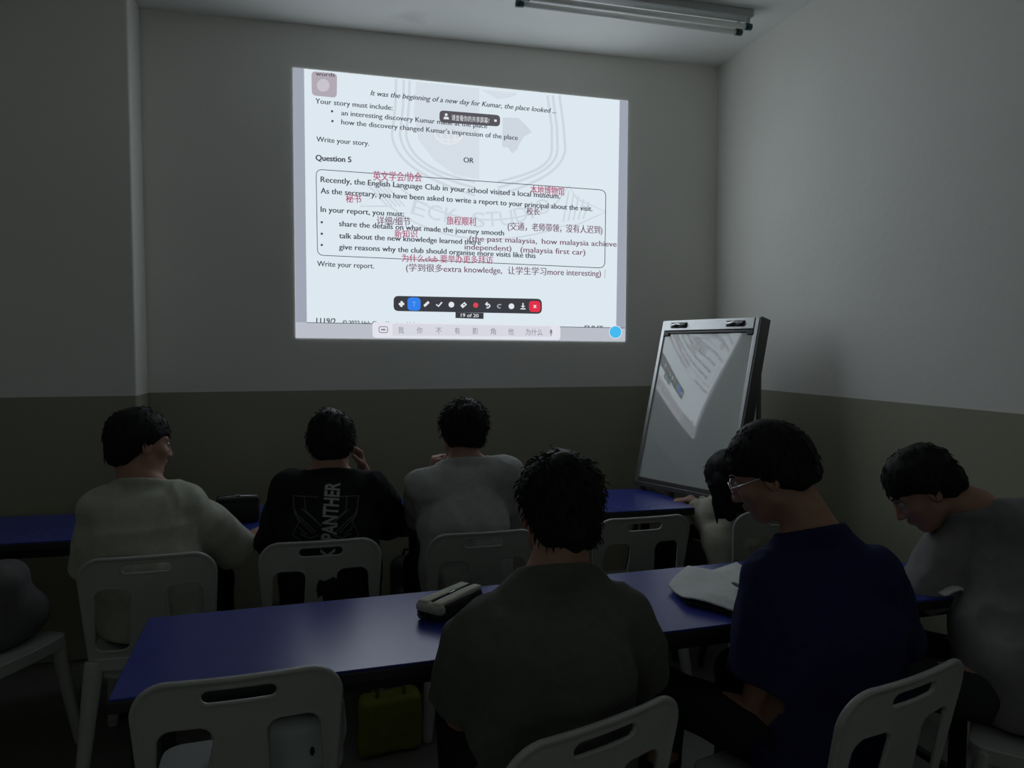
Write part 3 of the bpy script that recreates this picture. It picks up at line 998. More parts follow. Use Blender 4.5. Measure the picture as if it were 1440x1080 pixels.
# yellow tote on the floor under the near table
def tote(P):
    x, y, z = P.T
    d = d_rbox(P, (0, 0, 0.11), (0.115 - 0.0, 0.05, 0.11), 0.03) + 0.004 * waves(P, 14, 7, 16, 40, (1, 1, .5))
    return d * 0.85
tt = at(548, 1035, 2.78)
yt = empty('tote_bag', (tt.x, 2.78, 0.0), R(4)); tag(yt, 'yellow-green cloth bag standing on the floor under the near blue table', 'bag')
sdf_mesh('body', tote, (-.14, -.08, 0.0), (.14, .08, .25), 0.006, M['yellow_bag'], yt)
for y in (-0.03, 0.03):
    tube('handle', [(-.05, y, .215), (-.045, y, .27), (0, y * 1.1, .30), (.045, y, .27), (.05, y, .215)], 0.007, M['yellow_bag'], yt, 8)

# round black bag on the floor against the wall
bb0 = at(577, 815, 3.98)
rbag = empty('backpack', (bb0.x, 4.04, 0.0)); tag(rbag, 'round-topped black backpack standing against the wall between two chairs', 'backpack')
def rbk(P):
    return smin(d_rbox(P, (0, 0, 0.19), (0.10, 0.07, 0.185), 0.06), d_rbox(P, (0, -0.07, 0.12), (0.08, 0.035, 0.10), 0.03), 0.02) + 0.003 * waves(P, 31, 6, 16, 40)
sdf_mesh('body', rbk, (-.14, -.14, 0.0), (.14, .1, .42), 0.007, M['black_cloth'], rbag)
tube('handle', [(-.03, .03, .365), (-.02, .03, .405), (.02, .03, .405), (.03, .03, .365)], 0.008, M['black_cloth'], rbag, 8)

# grey jacket-covered bag on the leftmost chair
def gb(P):
    return smin(d_rbox(P, (0, 0, 0.15), (0.15, 0.11, 0.15), 0.07), d_ell(P, (0.05, 0.06, 0.10), (0.15, 0.14, 0.10)), 0.05) + 0.006 * waves(P, 41, 7, 14, 34)
gbag = empty('school_bag', (-1.19, 3.03, 0.430)); tag(gbag, 'slumped grey school bag on the leftmost chair', 'bag')
sdf_mesh('body', gb, (-.25, -.2, 0.0), (.25, .25, .36), 0.008, cloth('grey_canvas', (0.12, 0.12, 0.12)), gbag)
tube('strap', [(-.06, -.09, .25), (-.07, -.15, .18), (-.06, -.14, .06)], 0.012, M['black_cloth'], gbag, 8)

# ================================================================== PEOPLE
def rot_head(yaw, pitch, roll):
    """columns: right, forward, up.  yaw>0 turns to the picture's right, pitch>0 looks down, roll>0 tips the crown to the right"""
    ps, ph, ro = R(yaw), R(pitch), R(roll)
    Rz = np.array(((math.cos(ps), math.sin(ps), 0), (-math.sin(ps), math.cos(ps), 0), (0, 0, 1)))
    Rx = np.array(((1, 0, 0), (0, math.cos(ph), math.sin(ph)), (0, -math.sin(ph), math.cos(ph))))
    Ry = np.array(((math.cos(ro), 0, math.sin(ro)), (0, 1, 0), (-math.sin(ro), 0, math.cos(ro))))
    return Rz @ Rx @ Ry

class Parts(list):
    def cone(s, a, b, ra, rb, k=0.02): s.append(('c', nv(a), nv(b), ra, rb, k))
    def slab(s, a, b, ra, rb, right, k=0.03): s.append(('s', nv(a), nv(b), ra, rb, nv(right), k))
    def ell(s, c, rad, Rm=None, k=0.02): s.append(('e', nv(c), nv(rad), Rm, k))
    def eval(s, P):
        d = None
        for q in s:
            if q[0] == 'c': e = d_cone(P, q[1], q[2], q[3], q[4])
            elif q[0] == 's': e = d_slab(P, q[1], q[2], q[3], q[4], q[5])
            else: e = d_ell(P, q[1], q[2], q[3])
            d = e if d is None else smin(d, e, q[-1])
        return d
    def bounds(s, pad):
        lo, hi = np.full(3, 9.), np.full(3, -9.)
        for q in s:
            if q[0] == 'e': pts, r = [q[1]], max(q[2])
            elif q[0] == 'c': pts, r = [q[1], q[2]], max(q[3], q[4])
            else: pts, r = [q[1], q[2]], max(max(q[3]), max(q[4]))
            for p in pts:
                lo = np.minimum(lo, p - r); hi = np.maximum(hi, p + r)
        return lo - pad, hi + pad

def head_sdf(L):
    """L: points in head space (x right, y forward, z up, origin between the ears)"""
    d = d_ell(L, (0, -0.012, 0.035), (0.076, 0.096, 0.088))
    d = smin(d, d_ell(L, (0, 0.030, -0.02), (0.064, 0.068, 0.085)), 0.03)       # face
    d = smin(d, d_cone(L, (0, 0.050, -0.088), (0, 0.066, -0.094), 0.026, 0.018), 0.035)  # chin
    ax = np.abs(L[:, 0:1]); S = np.concatenate([ax, L[:, 1:]], 1)
    d = smin(d, d_cone(S, (0.052, 0.008, -0.058), (0.022, 0.060, -0.090), 0.018, 0.016), 0.03)  # jaw
    d = smin(d, d_ell(S, (0.040, 0.064, -0.022), (0.024, 0.022, 0.020)), 0.022)  # cheek
    d = smin(d, d_cone(S, (0.012, 0.092, 0.026), (0.046, 0.074, 0.026), 0.009, 0.008), 0.014)    # brow
    d = smax(d, -d_ell(S, (0.031, 0.098, 0.006), (0.016, 0.016, 0.011)), 0.012)  # eye socket
    d = smin(d, d_cone(L, (0, 0.094, 0.012), (0, 0.112, -0.030), 0.007, 0.011), 0.012)           # nose
    d = smin(d, d_ell(S, (0.011, 0.104, -0.034), (0.008, 0.010, 0.007)), 0.008)
    d = smin(d, d_ell(L, (0, 0.094, -0.056), (0.021, 0.010, 0.006)), 0.006)      # lips
    d = smin(d, d_ell(L, (0, 0.091, -0.066), (0.018, 0.011, 0.0065)), 0.006)
    # ears
    e = d_ell(S, (0.081, -0.006, -0.004), (0.008, 0.019, 0.031))
    e = smax(e, -d_ell(S, (0.090, -0.003, 0.000), (0.007, 0.011, 0.018)), 0.006)
    return smin(d, e, 0.010)

def hair_mesh(name, parent, Rm, c, style, seed, m):
    rng = np.random.RandomState(seed)
    fringe = style.get('fringe', 0.045); nape = style.get('nape', -0.075); vol = style.get('vol', 1.0); rough = style.get('rough', 1.0)
    rad = nv((0.088, 0.110, 0.106)) * vol
    cen = nv((0, -0.014, 0.034))
    side = style.get('side', -0.012)
    def hline(y):
        return np.interp(y, [-0.13, -0.06, -0.022, 0.012, 0.03, 0.070, 0.11], [nape, nape + .005, side - .028, side + 0.012, 0.020, fringe, fringe - 0.004])
    extra = style.get('long')
    def fn_local(L):
        d = d_ell(L, cen, rad)
        d = smin(d, d_ell(L, (0, -0.060, -0.030), (0.066 * vol, 0.056, 0.062)), 0.03)
        w = waves(L, seed, 9, 60, 150, (1.2, 1.2, .45))
        d = d + 0.0024 * rough * w + 0.0028 * rough * waves(L, seed + 5, 5, 25, 55)
        d = smax(d, (hline(L[:, 1]) - L[:, 2]) * 0.75 + 0.003 * w, 0.012)
        d = np.maximum(d, -d_ell(L, (0, 0.052, -0.03), (0.058, 0.062, 0.070)))
        if extra:
            S = np.concatenate([np.abs(L[:, 0:1]), L[:, 1:]], 1)
            strand = 0.004 * waves(L, seed + 9, 7, 80, 160, (1, 1, .12))
            for a, b, ra, rb in extra:
                d = smin(d, d_cone(S, a, b, ra, rb) + strand, 0.025)
        return d
    Rm_ = Rm; c_ = nv(c)
    fn = lambda P: fn_local((P - c_) @ Rm_)
    pad = 0.30 if extra else 0.15
    o = sdf_mesh(name, fn, c_ - pad, c_ + pad, 0.0045, m, parent, slack=2.0)
    # loose tufts that break up the outline
    me = o.data
    n = len(me.vertices)
    co = np.zeros(n * 3); me.vertices.foreach_get('co', co); co = co.reshape(-1, 3)
    bvh = None
    L = (co - c_) @ Rm_
    top = np.where(L[:, 2] > hline(L[:, 1]) + 0.028)[0]
    if len(top) > 10:
        pick = rng.choice(top, min(style.get('tufts', 520), len(top)), replace=False)
        bm = bmesh.new(); bm.from_mesh(me)
        crown = nv((0.01, -0.055, 0.13))
        for i in pick:
            l = L[i]
            out = unit((l - cen) / (rad * rad))
            flow = unit(l - crown); flow = unit(flow - out * (flow @ out) + nv((0, 0, -0.25)))
            dirn = unit(flow + out * rng.uniform(0.12, 0.55) * rough + rng.normal(size=3) * 0.22 * rough)
            ln = rng.uniform(0.014, 0.030) * style.get('tuft_len', 1.0)
            sd = unit(np.cross(dirn, out)); w = rng.uniform(0.0016, 0.0034)
            b = l - out * 0.004
            quad = [b + sd * w, b + out * w, b - sd * w, b - out * w]
            mid = l + dirn * ln * .55; tip = l + dirn * ln - out * ln * .12 + nv((0, 0, -.15)) * ln
            vb = [bm.verts.new(Vector(c_ + Rm_ @ q)) for q in quad]
            vm = [bm.verts.new(Vector(c_ + Rm_ @ (mid + (q - b) * .7))) for q in quad]
            vt = bm.verts.new(Vector(c_ + Rm_ @ tip))
            for k in range(4):
                f = bm.faces.new((vb[k], vb[(k + 1) % 4], vm[(k + 1) % 4], vm[k])); f.smooth = True
                f = bm.faces.new((vm[k], vm[(k + 1) % 4], vt)); f.smooth = True
        bm.to_mesh(me); bm.free()
    return o

def hand_parts(B, wrist, d, palm, thumb_side, curl, k=0.006):
    """wrist point, direction to the fingers, direction the palm faces, +1/-1 side of the thumb, curl 0..1"""
    w = nv(wrist); d = unit(d); n = unit(nv(palm) - d * (nv(palm) @ d)); s = np.cross(n, d) * thumb_side
    B.slab(w + d * 0.012, w + d * 0.072, (0.027, 0.016), (0.038, 0.014), s, 0.015)
    for i, (off, l) in enumerate(((0.030, 0.92), (0.010, 1.0), (-0.010, 0.94), (-0.029, 0.76))):
        p = w + d * (0.084 - 0.004 * abs(i - 1)) + s * off
        ang = 0.15
        segs = (0.044 * l, 0.027 * l, 0.021 * l)
        rr = (0.0088, 0.0080, 0.0072)
        for j in range(3):
            ang += curl * (1.15, 1.35, 0.9)[j] + 0.03 * i * curl
            q = p + (d * math.cos(ang) + n * math.sin(ang) + s * 0.05 * off / 0.03) * segs[j]
            B.cone(p, q, rr[j], rr[j] * 0.92, k)
            p = q
    p = w + d * 0.028 + s * 0.028 + n * 0.006
    q = p + (d * 0.62 + s * 0.62 * (1 - 0.6 * curl) + n * (0.25 + .5 * curl)) * 0.042
    B.cone(p, q, 0.0125, 0.0100, 0.012)
    q2 = q + (d * 0.85 + s * 0.15 + n * (0.2 + .6 * curl)) * 0.032
    B.cone(q, q2, 0.0098, 0.0082, k)

def build_person(label, shirt_mat, trouser_mat, J, hs, hairstyle, seed, sleeve=0.72, loose=1.0, group=None, glasses=False, wr=1.0, shoe=True):
    """J: pelvis, chest, neck (base), head (between the ears), yaw_p, yaw_c, sh_l, sh_r, el_l, el_r, wr_l, wr_r, hand dirs"""
    ya, yc = R(J['yaw_p']), R(J['yaw_c'])
    rp = nv((math.cos(ya), -math.sin(ya), 0)); fp = nv((math.sin(ya), math.cos(ya), 0))
    pel, chest, neck, head = (nv(J[k]) for k in ('pelvis', 'chest', 'neck', 'head'))
    shl, shr = nv(J['sh_l']), nv(J['sh_r'])
    rc = unit(shr - shl)
    waist = pel * 0.55 + chest * 0.45 - fp * J.get('slump', 0.015)
    Rm = rot_head(*J['look'])
    hc = head
    root = empty('person', (float(pel[0]), float(pel[1]), 0.0))
    tag(root, label, 'person', group)
    ro = np.array(root.location)
    def mesh(name, fn, lo, hi, h, m, **kw):
        return sdf_mesh(name, fn, lo, hi, h, m, root, origin=ro, **kw)
    # ---- body
    B = Parts()
    B.slab(pel - nv((0, 0, .03)), pel + nv((0, 0, .06)), (0.150, 0.10), (0.145, 0.10), rp, 0.03)
    B.slab(pel + nv((0, 0, .04)), waist, (0.142, 0.095), (0.128, 0.088), rp * .5 + rc * .5, 0.04)
    B.slab(waist, chest, (0.128, 0.088), (0.150, 0.098), rc, 0.04)
    B.slab(chest, chest * .55 + (shl + shr) * .225, (0.150, 0.095), (0.135, 0.070), rc, 0.04)
    B.cone(shl, shr, 0.050, 0.050, 0.05)
    hb = hc + Rm @ nv((0, -0.035, -0.055))
    tr = neck * .55 + hb * .45
    B.cone(tr, shl * .7 + neck * .3, 0.036, 0.038, 0.04); B.cone(tr, shr * .7 + neck * .3, 0.036, 0.038, 0.04)
    B.cone(neck, hb, 0.058, 0.054, 0.03)
    for s, sh, el, wrp in (('l', shl, J['el_l'], J['wr_l']), ('r', shr, J['el_r'], J['wr_r'])):
        el, wrp = nv(el), nv(wrp)
        B.cone(sh, sh + (el - sh) * .35, 0.050, 0.046, 0.03)
        B.cone(sh + (el - sh) * .3, el, 0.046, 0.036, 0.02)
        fm = el + (wrp - el) * .3
        B.cone(el, fm, 0.036, 0.037, 0.02); B.cone(fm, wrp, 0.037, 0.025, 0.015)
    LEG = []
    for s in (-1, 1):
        hip = pel + rp * 0.085 * s - nv((0, 0, .005))
        kn = hip + fp * 0.40 + rp * s * J.get('spread', 0.06) + nv((0, 0, -0.005 + J.get('knee_up', 0)))
        an = kn + fp * J.get('shin', 0.03) + rp * s * 0.01; an[2] = 0.09
        B.cone(hip, kn, 0.080, 0.056, 0.03); B.cone(kn, kn * .6 + an * .4, 0.052, 0.054, 0.02); B.cone(kn * .6 + an * .4, an, 0.054, 0.036, 0.02)
        B.cone(an, an + nv((0, 0, -.045)) + fp * .03, 0.036, 0.034, 0.02); B.cone(an + nv((0, 0, -.05)), an + nv((0, 0, -.055)) + fp * .15, 0.033, 0.026, 0.02)
        LEG.append((hip, kn, an))
    NB = len(B)
    HB = Parts()
    for s, ts in (('l', 1), ('r', -1)):
        el, wrp = nv(J['el_' + s]), nv(J['wr_' + s])
        d, pn, cu = J.get('hand_' + s, (wrp - el, (0, 0, -1), 0.35))
        hand_parts(HB, wrp, d, pn, ts * J.get('flip_' + s, 1), cu)
    hb_lo, hb_hi = HB.bounds(0.05)
    def body(P):
        d = B.eval(P)
        near = np.all((P > hb_lo) & (P < hb_hi), axis=1)
        if near.any():
            d[near] = smin(d[near], HB.eval(P[near]), 0.012)
        L = (P - hc) @ Rm
        dh = np.linalg.norm(L, axis=1)
        nh = dh < 0.24
        if nh.any():
            d[nh] = smin(d[nh], head_sdf(L[nh]), 0.022)
        return d
    lo, hi = B.bounds(0.03)
    lo = np.minimum(lo, np.minimum(hb_lo, hc - 0.16)); hi = np.maximum(hi, np.maximum(hb_hi, hc + 0.16))
    lo[2] = 0.0
    mesh('body', body, lo, hi, 0.0055, M['skin'], slack=1.5)
    # eyes
    for s in (-1, 1):
        c = hc + Rm @ nv((0.031 * s, 0.083, 0.006))
        bm = bmesh.new(); bmesh.ops.create_uvsphere(bm, u_segments=14, v_segments=10, radius=0.0125)
        bmesh.ops.translate(bm, vec=Vector(c - ro), verts=bm.verts)
        bm_to('eye', bm, M['eye'], root, True)
    # eyebrows
    for s in (-1, 1):
        pts = [Vector(hc + Rm @ nv(p) - ro) for p in ((0.013 * s, 0.1005, 0.030), (0.030 * s, 0.0965, 0.036), (0.048 * s, 0.082, 0.031))]
        bm = bmesh.new(); add_tube(bm, pts, [0.003, 0.0034, 0.0018], 6); bm_to('eyebrow', bm, M['hair'], root, True)
    h_ = hair_mesh('hair', root, Rm, hc, hairstyle, seed, M['hair'])
    h_.data.transform(Matrix.Translation(Vector(-ro)))
    # ---- shirt
    g = 0.016 * loose
    S = Parts()
    hem = pel + nv((0, 0, -.02))
    S.slab(hem, pel + nv((0, 0, .07)), (0.162 + g * 1.2, 0.112 + g), (0.158 + g, 0.108 + g), rp, 0.04)
    S.slab(pel + nv((0, 0, .05)), waist, (0.155 + g, 0.106 + g), (0.150 + g * 1.4, 0.102 + g * 1.3), rp * .5 + rc * .5, 0.05)
    S.slab(waist, chest, (0.150 + g * 1.4, 0.102 + g * 1.3), (0.162 + g, 0.108 + g), rc, 0.05)
    S.slab(chest, chest * .5 + (shl + shr) * .25, (0.162 + g, 0.105 + g), (0.145 + g * .5, 0.078 + g * .5), rc, 0.05)
    S.cone(shl, shr, 0.058 + g * .3, 0.058 + g * .3, 0.05)
    S.cone(tr * .75 + neck * .25, shl * .7 + neck * .3, 0.040 + g * .3, 0.044 + g * .3, 0.04); S.cone(tr * .75 + neck * .25, shr * .7 + neck * .3, 0.040 + g * .3, 0.044 + g * .3, 0.04)
    cuts = []
    for s, sh, el, wrp in (('l', shl, J['el_l'], J['wr_l']), ('r', shr, J['el_r'], J['wr_r'])):
        el = nv(el); wrp = nv(wrp)
        sl = J.get('sleeve_' + s, sleeve)
        t1 = min(sl, 1.0)
        e = sh + (el - sh) * t1
        S.cone(sh, sh + (e - sh) * .5, 0.060 + g * .4, 0.058 + g * .7, 0.04)
        S.cone(sh + (e - sh) * .4, e, 0.058 + g * .7, 0.056 + g * (1.4 if sl <= 1 else .6), 0.04)
        if sl > 1:
            e2 = el + (wrp - el) * (sl - 1)
            S.cone(el, e2, 0.054 + g * .6, 0.044 + g * .4, 0.03)
            ax = unit(wrp - el); cuts.append((e2, ax, wrp, 0.044 + g * .4))
        else:
            ax = unit(el - sh); cuts.append((e, ax, el, 0.050 + g * 1.1))
    nb, nt = neck + (neck - hb) * 0.05, hb + (hb - neck) * 1.2
    nax = unit(hb - neck)
    nplane = unit(nv((0, 0, 1)) + fp * 0.35)
    ncen = neck + nv((0, 0, J.get('collar', 0.012))) - fp * 0.02
    NK = Parts(B[i] for i in range(5, 8))
    fold_r = [(shl, 0.10), (shr, 0.10), (waist - fp * .08, 0.16)]
    def shirt(P):
        d = S.eval(P)
        w = waves(P, seed + 40, 8, 16, 46, (1, 1, .55))
        f = 0.0022 + 0.0
        amp = 0.0042 * np.ones(len(P))
        for c, r in fold_r:
            amp += 0.0075 * np.exp(-(np.linalg.norm(P - c, axis=1) / r) ** 2)
        w = w + 0.5 * waves(P, seed + 48, 7, 50, 95, (1, 1, .5))
        d = d + (amp * np.abs(w) - 0.003) * wr
        # neck opening with a ribbed collar, high at the nape and lower at the throat
        pl = (P - ncen) @ nplane
        cyl = d_cone(P, neck - nax * .03, nt, 0.088, 0.088)
        d = smax(d, -np.maximum(-pl, cyl), 0.006)
        nr = cyl < 0.03
        if nr.any():
            nk = NK.eval(P[nr])
            d[nr] = smin(d[nr], np.maximum(nk - 0.010, pl[nr]), 0.012)
            ring = np.maximum(np.maximum(nk - 0.012, np.abs(pl[nr]) - 0.011), cyl[nr] - 0.012)
            d[nr] = smin(d[nr], ring, 0.005)
        for e, ax, q, rr in cuts:
            near = np.linalg.norm(P - e, axis=1) < 0.16
            sd = (P - e) @ ax
            d = np.where(near, smax(d, sd, 0.006), d)
            hol = np.maximum(d_cone(P, e - ax * .03, e + ax * .03, rr - 0.006, rr), -0.03 - sd)
            d = np.where(near, np.maximum(d, -hol), d)
        d = smax(d, (pel[2] - 0.075) - P[:, 2], 0.01)
        return d
    lo, hi = S.bounds(0.03)
    sh_o = mesh('shirt', shirt, lo, hi, 0.0065, shirt_mat, slack=1.7)
    # ---- trousers and shoes
    Tr = Parts()
    Tr.slab(pel - nv((0, 0, .03)), pel + nv((0, 0, .04)), (0.160, 0.108), (0.152, 0.104), rp, 0.03)
    for hip, kn, an in LEG:
        Tr.cone(hip, kn, 0.090, 0.068, 0.03)
        Tr.cone(kn, an + nv((0, 0, .0)), 0.068, 0.054, 0.02)
    def trous(P):
        d = Tr.eval(P) + 0.004 * np.abs(waves(P, seed + 60, 6, 18, 45))
        d = smax(d, P[:, 2] - (pel[2] + 0.06), 0.01)
        return smax(d, 0.085 - P[:, 2], 0.006)
    lo, hi = Tr.bounds(0.02); lo[2] = max(lo[2], 0.03)
    mesh('trousers', trous, lo, hi, 0.009, trouser_mat)
    for hip, kn, an in LEG:
        def shoef(P, an=an):
            d = d_slab(P, nv((an[0], an[1], 0.045)) - fp * .035, nv((an[0], an[1], 0.04)) + fp * .17, (0.042, 0.047), (0.044, 0.034), rp)
            d = smin(d, d_cone(P, nv((an[0], an[1], .05)), nv((an[0], an[1], .085)), 0.045, 0.043), 0.02)
            return smax(d, 0.002 - P[:, 2], 0.004)
        c = nv((an[0], an[1], 0.05)) + fp * .07
        mesh('shoe', shoef, c - nv((.2, .2, .06)), c + nv((.2, .2, .1)), 0.008, M['shoe'])
    if glasses:
        def hp(*p): return Vector(hc + Rm @ nv(p) - ro)
        bm = bmesh.new()
        for s in (-1, 1):
            ring = []
            for k in range(17):
                a = 2 * math.pi * k / 16
                ring.append(hp(s * (0.033 + 0.026 * math.cos(a)), 0.112 - 0.010 * abs(0.033 + 0.026 * math.cos(a)) / .06, 0.002 + 0.020 * math.sin(a)))
            add_tube(bm, ring, 0.0018, 6)
            add_tube(bm, [hp(s * 0.060, 0.102, 0.008), hp(s * 0.080, 0.06, 0.010), hp(s * 0.087, -0.002, 0.012), hp(s * 0.087, -0.02, 0.0)], 0.0018, 6)
        add_tube(bm, [hp(-0.008, 0.112, 0.006), hp(0, 0.114, 0.009), hp(0.008, 0.112, 0.006)], 0.0018, 6)
        gl = bm_to('glasses', bm, M['chrome'], root, True)
        gl['label'] = 'thin wire-framed glasses'
    return root, sh_o, dict(ro=ro, Rm=Rm, hc=hc)

def V(p): return np.array(p, float)
tro_d = cloth('dark_trousers', (0.02, 0.02, 0.024))
tro_g = cloth('charcoal_trousers', (0.035, 0.035, 0.038))

def auto(px_pel, Yp, zp, chest, neck, head, shl, shr, ell_, elr, wl, wr_, yaw_p, yaw_c, look, **kw):
    J = dict(pelvis=V(atz_y(px_pel, Yp, zp)), chest=V(at(*chest)), neck=V(at(*neck)), head=V(at(*head)), sh_l=V(at(*shl)), sh_r=V(at(*shr)),
             el_l=V(at(*ell_)), el_r=V(at(*elr)), wr_l=V(wl), wr_r=V(wr_), yaw_p=yaw_p, yaw_c=yaw_c, look=look)
    J.update(kw)
    return J
def atz_y(px, Y, z):
    p = at(px, 540, Y)
    return (p.x, Y, z)
SEAT = 0.525

# --- back row, left: white shirt, face turned to the right
J = auto(208, 2.99, SEAT, (205, 735, 2.99), (203, 682, 3.00), (197, 626, 3.03), (142, 716, 2.98), (262, 707, 3.00), (134, 800, 3.08), (334, 776, 3.14),
         (-0.66, 3.33, 0.785), (-0.12, 3.42, 0.785), 4, 8, (58, 8, -4), slump=0.03, hand_l=((.6, .75, 0), (0, 0, -1), .3), hand_r=((-.5, .85, 0), (0, 0, -1), .45))
build_person('person in a white T-shirt with his face turned to the right, back row', cloth('white_jersey', (0.42, 0.43, 0.36)), tro_d, J, None,
             dict(vol=1.03, fringe=0.035, nape=-0.085, rough=0.55, tufts=420), 11, sleeve=1.0, loose=1.5)

# --- back row: black shirt
J = auto(463, 2.985, SEAT, (463, 735, 2.99), (463, 668, 3.02), (466, 627, 3.07), (408, 688, 3.00), (524, 688, 3.00), (386, 772, 3.12), (552, 745, 3.24),
         (-0.10, 3.42, 0.785), (0.170, 3.215, 0.99), 0, 0, (2, 24, 2), slump=0.02, hand_l=((.8, .5, 0), (0, 0, -1), .3), hand_r=((-.25, -.1, .95), (-.8, -.3, 0), .5), sleeve_r=0.8)
_, panther, _ = build_person('person in a black T-shirt printed PANTHER down the back', cloth('black_jersey', (0.014, 0.014, 0.015)), tro_d, J, None,
             dict(vol=1.05, fringe=0.03, nape=-0.085, rough=1.0, tufts=650), 23, sleeve=0.95, loose=1.4)

# --- back row: light grey shirt, fist under the chin
J = auto(655, 2.965, SEAT, (652, 735, 2.97), (652, 652, 3.03), (651, 610, 3.09), (594, 683, 2.99), (712, 666, 3.00), (592, 735, 3.24), (738, 752, 3.13),
         tuple(at(606, 670, 3.16)), (0.74, 3.45, 0.785), 0, 2, (-3, 14, 6), slump=0.02, hand_l=((.25, -.1, .95), (.9, .2, -.2), .85), hand_r=((-.8, .5, 0), (0, 0, -1), .3))
build_person('person in a light grey T-shirt with tousled hair, fist raised to his chin', cloth('grey_jersey', (0.38, 0.385, 0.375)), tro_g, J, None,
             dict(vol=1.08, fringe=0.03, nape=-0.07, rough=1.35, tufts=750, tuft_len=1.2), 37, sleeve=0.75, loose=1.1)

# --- back row, right: cream shirt and long hair, reaching onto the table end
J = auto(1050, 3.10, SEAT, (1048, 748, 3.07), (1042, 706, 3.05), (1028, 676, 3.04), (1024, 712, 3.12), (1080, 724, 2.99), (1000, 730, 3.20), (1110, 775, 3.20),
         tuple(at(972, 703, 3.33)), (1.86, 3.46, 0.80), -22, -24, (-38, 26, -10), slump=0.01, hand_l=((-.75, .45, -.15), (0, 0, -1), .5), hand_r=((-.8, .5, 0), (0, 0, -1), .3), sleeve_l=1.75)
build_person('person in a loose cream shirt with long dark hair reaching onto the table', cloth('cream_cotton', (0.40, 0.39, 0.32)), tro_d, J, None,
             dict(vol=1.05, fringe=0.02, nape=-0.09, rough=0.5, tufts=300, long=[((.068, .0, .02), (.080, .040, -.13), .040, .024), ((.045, -.06, -.02), (.055, -.02, -.13), .05, .028), ((.070, .060, .02), (.082, .085, -.12), .022, .012), ((.080, .085, -.05), (.086, .115, -.14), .012, .005)]), 41, sleeve=1.0, loose=1.9)

# --- near row, middle: dark grey-green shirt
J = auto(775, 1.515, SEAT, (775, 920, 1.50), (783, 805, 1.55), (787, 722, 1.615), (673, 897, 1.53), (882, 870, 1.55), (650, 1000, 1.60), (896, 960, 1.64),
         (0.36, 1.90, 0.785), (0.66, 1.90, 0.785), 4, 4, (5, 10, 2), slump=0.02, hand_l=((.7, .7, 0), (0, 0, -1), .3), hand_r=((-.6, .8, 0), (0, 0, -1), .3))
build_person('person in a dark grey T-shirt with curly black hair, seen from behind at the middle', cloth('dark_grey_jersey', (0.105, 0.112, 0.100)), tro_d, J, None,
             dict(vol=1.06, fringe=0.03, nape=-0.088, rough=1.5, tufts=900, tuft_len=.9), 53, sleeve=0.85, loose=1.05)

# --- near row: dark blue shirt, glasses, looking down left
J = auto(1160, 1.60, SEAT, (1168, 880, 1.63), (1142, 745, 1.70), (1084, 667, 1.765), (1085, 815, 1.69), (1228, 805, 1.62), (1068, 975, 1.68), (1258, 920, 1.70),
         tuple(at(1090, 850, 1.90)), (1.34, 1.90, 0.79), -16, -20, (-52, 24, -2), slump=0.02, hand_l=((.4, .9, -.1), (0, 0, -1), .45), hand_r=((-.8, .6, 0), (0, 0, -1), .35), collar=0.0)
build_person('person in a dark blue T-shirt with thin glasses looking down at the booklet', cloth('blue_jersey', (0.018, 0.021, 0.076)), tro_d, J, None,
             dict(vol=1.05, fringe=0.03, nape=-0.06, rough=0.45, tufts=380), 67, sleeve=0.85, loose=1.4, glasses=True)

# --- right edge: grey shirt hunched over the table
J = auto(1452, 1.70, SEAT, (1428, 800, 1.80), (1372, 713, 1.90), (1300, 688, 1.97), (1352, 745, 1.94), (1440, 735, 1.76), (1298, 830, 1.93), (1470, 850, 1.86),
         (1.99, 2.08, 0.79), (1.98, 1.97, 0.79), -40, -46, (-62, 38, 0), slump=-0.01, hand_l=((.9, .2, 0), (0, 0, -1), .4), hand_r=((-.8, .6, 0), (0, 0, -1), .3), collar=0.0, sleeve_l=1.7, sleeve_r=1.7)
build_person('person in a grey shirt hunched over the table by the right wall', cloth('ash_jersey', (0.20, 0.20, 0.20)), tro_g, J, None,
             dict(vol=1.03, fringe=0.03, nape=-0.06, rough=0.7, tufts=480), 79, sleeve=1.0, loose=1.3)

# --- print on the black shirt, laid onto the cloth of the back
def print_on(shirt_o, name, verts2d, faces, m, lift=0.0022):
    """verts2d: pixel points; dropped along the view of someone sitting behind onto the cloth"""
    me = shirt_o.data
    off = shirt_o.parent.location
    bvh = PRINT_BVH
    me2 = bpy.data.meshes.new(name)
    out = []
    last = 2.85
    for x, y in verts2d:
        d = ray(x, y)
        o = Vector((0, 0, CAM_Z))
        hit = bvh.ray_cast(o + d * 2.0 - off, d)
        if hit[0] is not None:
            p = hit[0] + hit[1] * (lift if hit[1].y < 0 else -lift); last = (p + off).y
        else:
            p = at(x, y, last) - off
        out.append(p)
    me2.from_pydata([tuple(p) for p in out], [], faces)
    return link(name, me2, m, shirt_o)
PRINT_BVH = BVHTree.FromPolygons([v.co.copy() for v in panther.data.vertices], [tuple(p.vertices) for p in panther.data.polygons])
pw = mat('white_print', (0.34, 0.35, 0.35), rough=0.7)
pg_ = mat('grey_print', (0.10, 0.105, 0.105), rough=0.7)
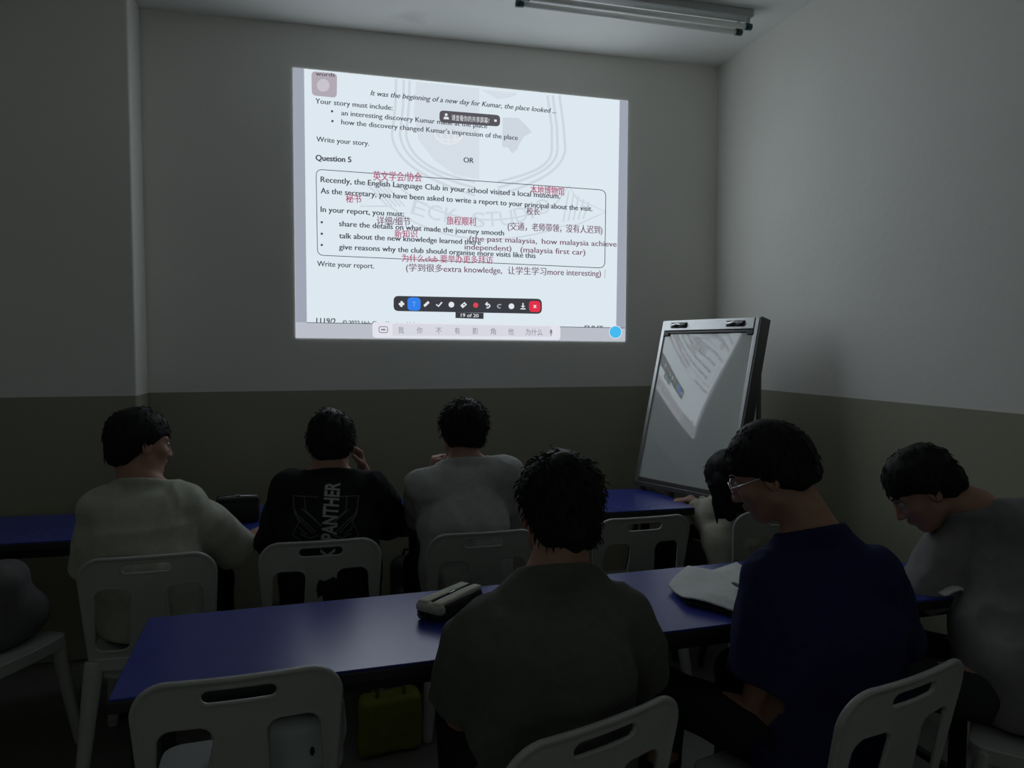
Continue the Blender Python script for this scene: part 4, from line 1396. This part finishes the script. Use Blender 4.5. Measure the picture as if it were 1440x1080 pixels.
def text_px(body, p0, p1, half, offset=0.0):
    me, a = text_mesh(body, 0, offset)
    bm = bmesh.new(); bm.from_mesh(me)
    bmesh.ops.triangulate(bm, faces=bm.faces)
    for _ in range(2):
        le = [e for e in bm.edges if e.calc_length() > 0.16]
        if le: bmesh.ops.subdivide_edges(bm, edges=le, cuts=1)
        bmesh.ops.triangulate(bm, faces=[f for f in bm.faces if len(f.verts) > 3])
    xs = [v.co.x for v in bm.verts]; x0, x1 = min(xs), max(xs)
    p0, p1 = Vector(p0), Vector(p1)
    e = p1 - p0; L_ = e.length; e.normalize(); nrm = Vector((e.y, -e.x))
    pts = [tuple(p0 + e * ((v.co.x - x0) / (x1 - x0) * L_) + nrm * (v.co.y / 0.72 * half)) for v in bm.verts]
    bm.verts.index_update()
    fs = [[v.index for v in f.verts] for f in bm.faces]
    bm.free(); bpy.data.meshes.remove(me)
    return pts, fs
pts, fs = text_px('PANTHER', (472, 760), (478, 679), 21, 0.03)
print_on(panther, 'shirt_lettering', pts, fs, pw)
pts, fs = text_px('K', (470, 786), (470.5, 771), 20, 0.03)
print_on(panther, 'shirt_lettering', pts, fs, pw)
def stroke_px(paths, w):
    pts, fs = [], []
    for path in paths:
        P = []
        for a, b in zip(path[:-1], path[1:]):
            n = max(1, int((Vector(b) - Vector(a)).length / 4))
            P += [Vector(a).lerp(Vector(b), i / n) for i in range(n)]
        P.append(Vector(path[-1]))
        b0 = len(pts)
        for i, p in enumerate(P):
            d = (P[min(i + 1, len(P) - 1)] - P[max(i - 1, 0)]).normalized(); nn = Vector((-d.y, d.x)) * w / 2
            pts += [tuple(p + nn), tuple(p - nn)]
        for i in range(len(P) - 1):
            k = b0 + 2 * i
            fs.append((k, k + 2, k + 3, k + 1))
    return pts, fs
shield = []
for s in (-1, 1):
    X = lambda x: 458 + s * x
    shield += [[(X(10), 699), (X(30), 698), (X(46), 697), (X(44), 716), (X(40), 724), (X(14), 748)],
               [(X(30), 698), (X(28), 718), (X(6), 740)], [(X(33), 716), (X(10), 736)],
               [(X(46), 697), (X(43), 722), (X(37), 734), (X(44), 746), (X(46), 752), (X(30), 764), (X(16), 770)],
               [(X(40), 728), (X(18), 750)], [(X(36), 750), (X(22), 757), (X(10), 752)], [(X(38), 741), (X(26), 752)]]
pts, fs = stroke_px(shield, 1.3)
print_on(panther, 'shirt_emblem', pts, fs, pg_)
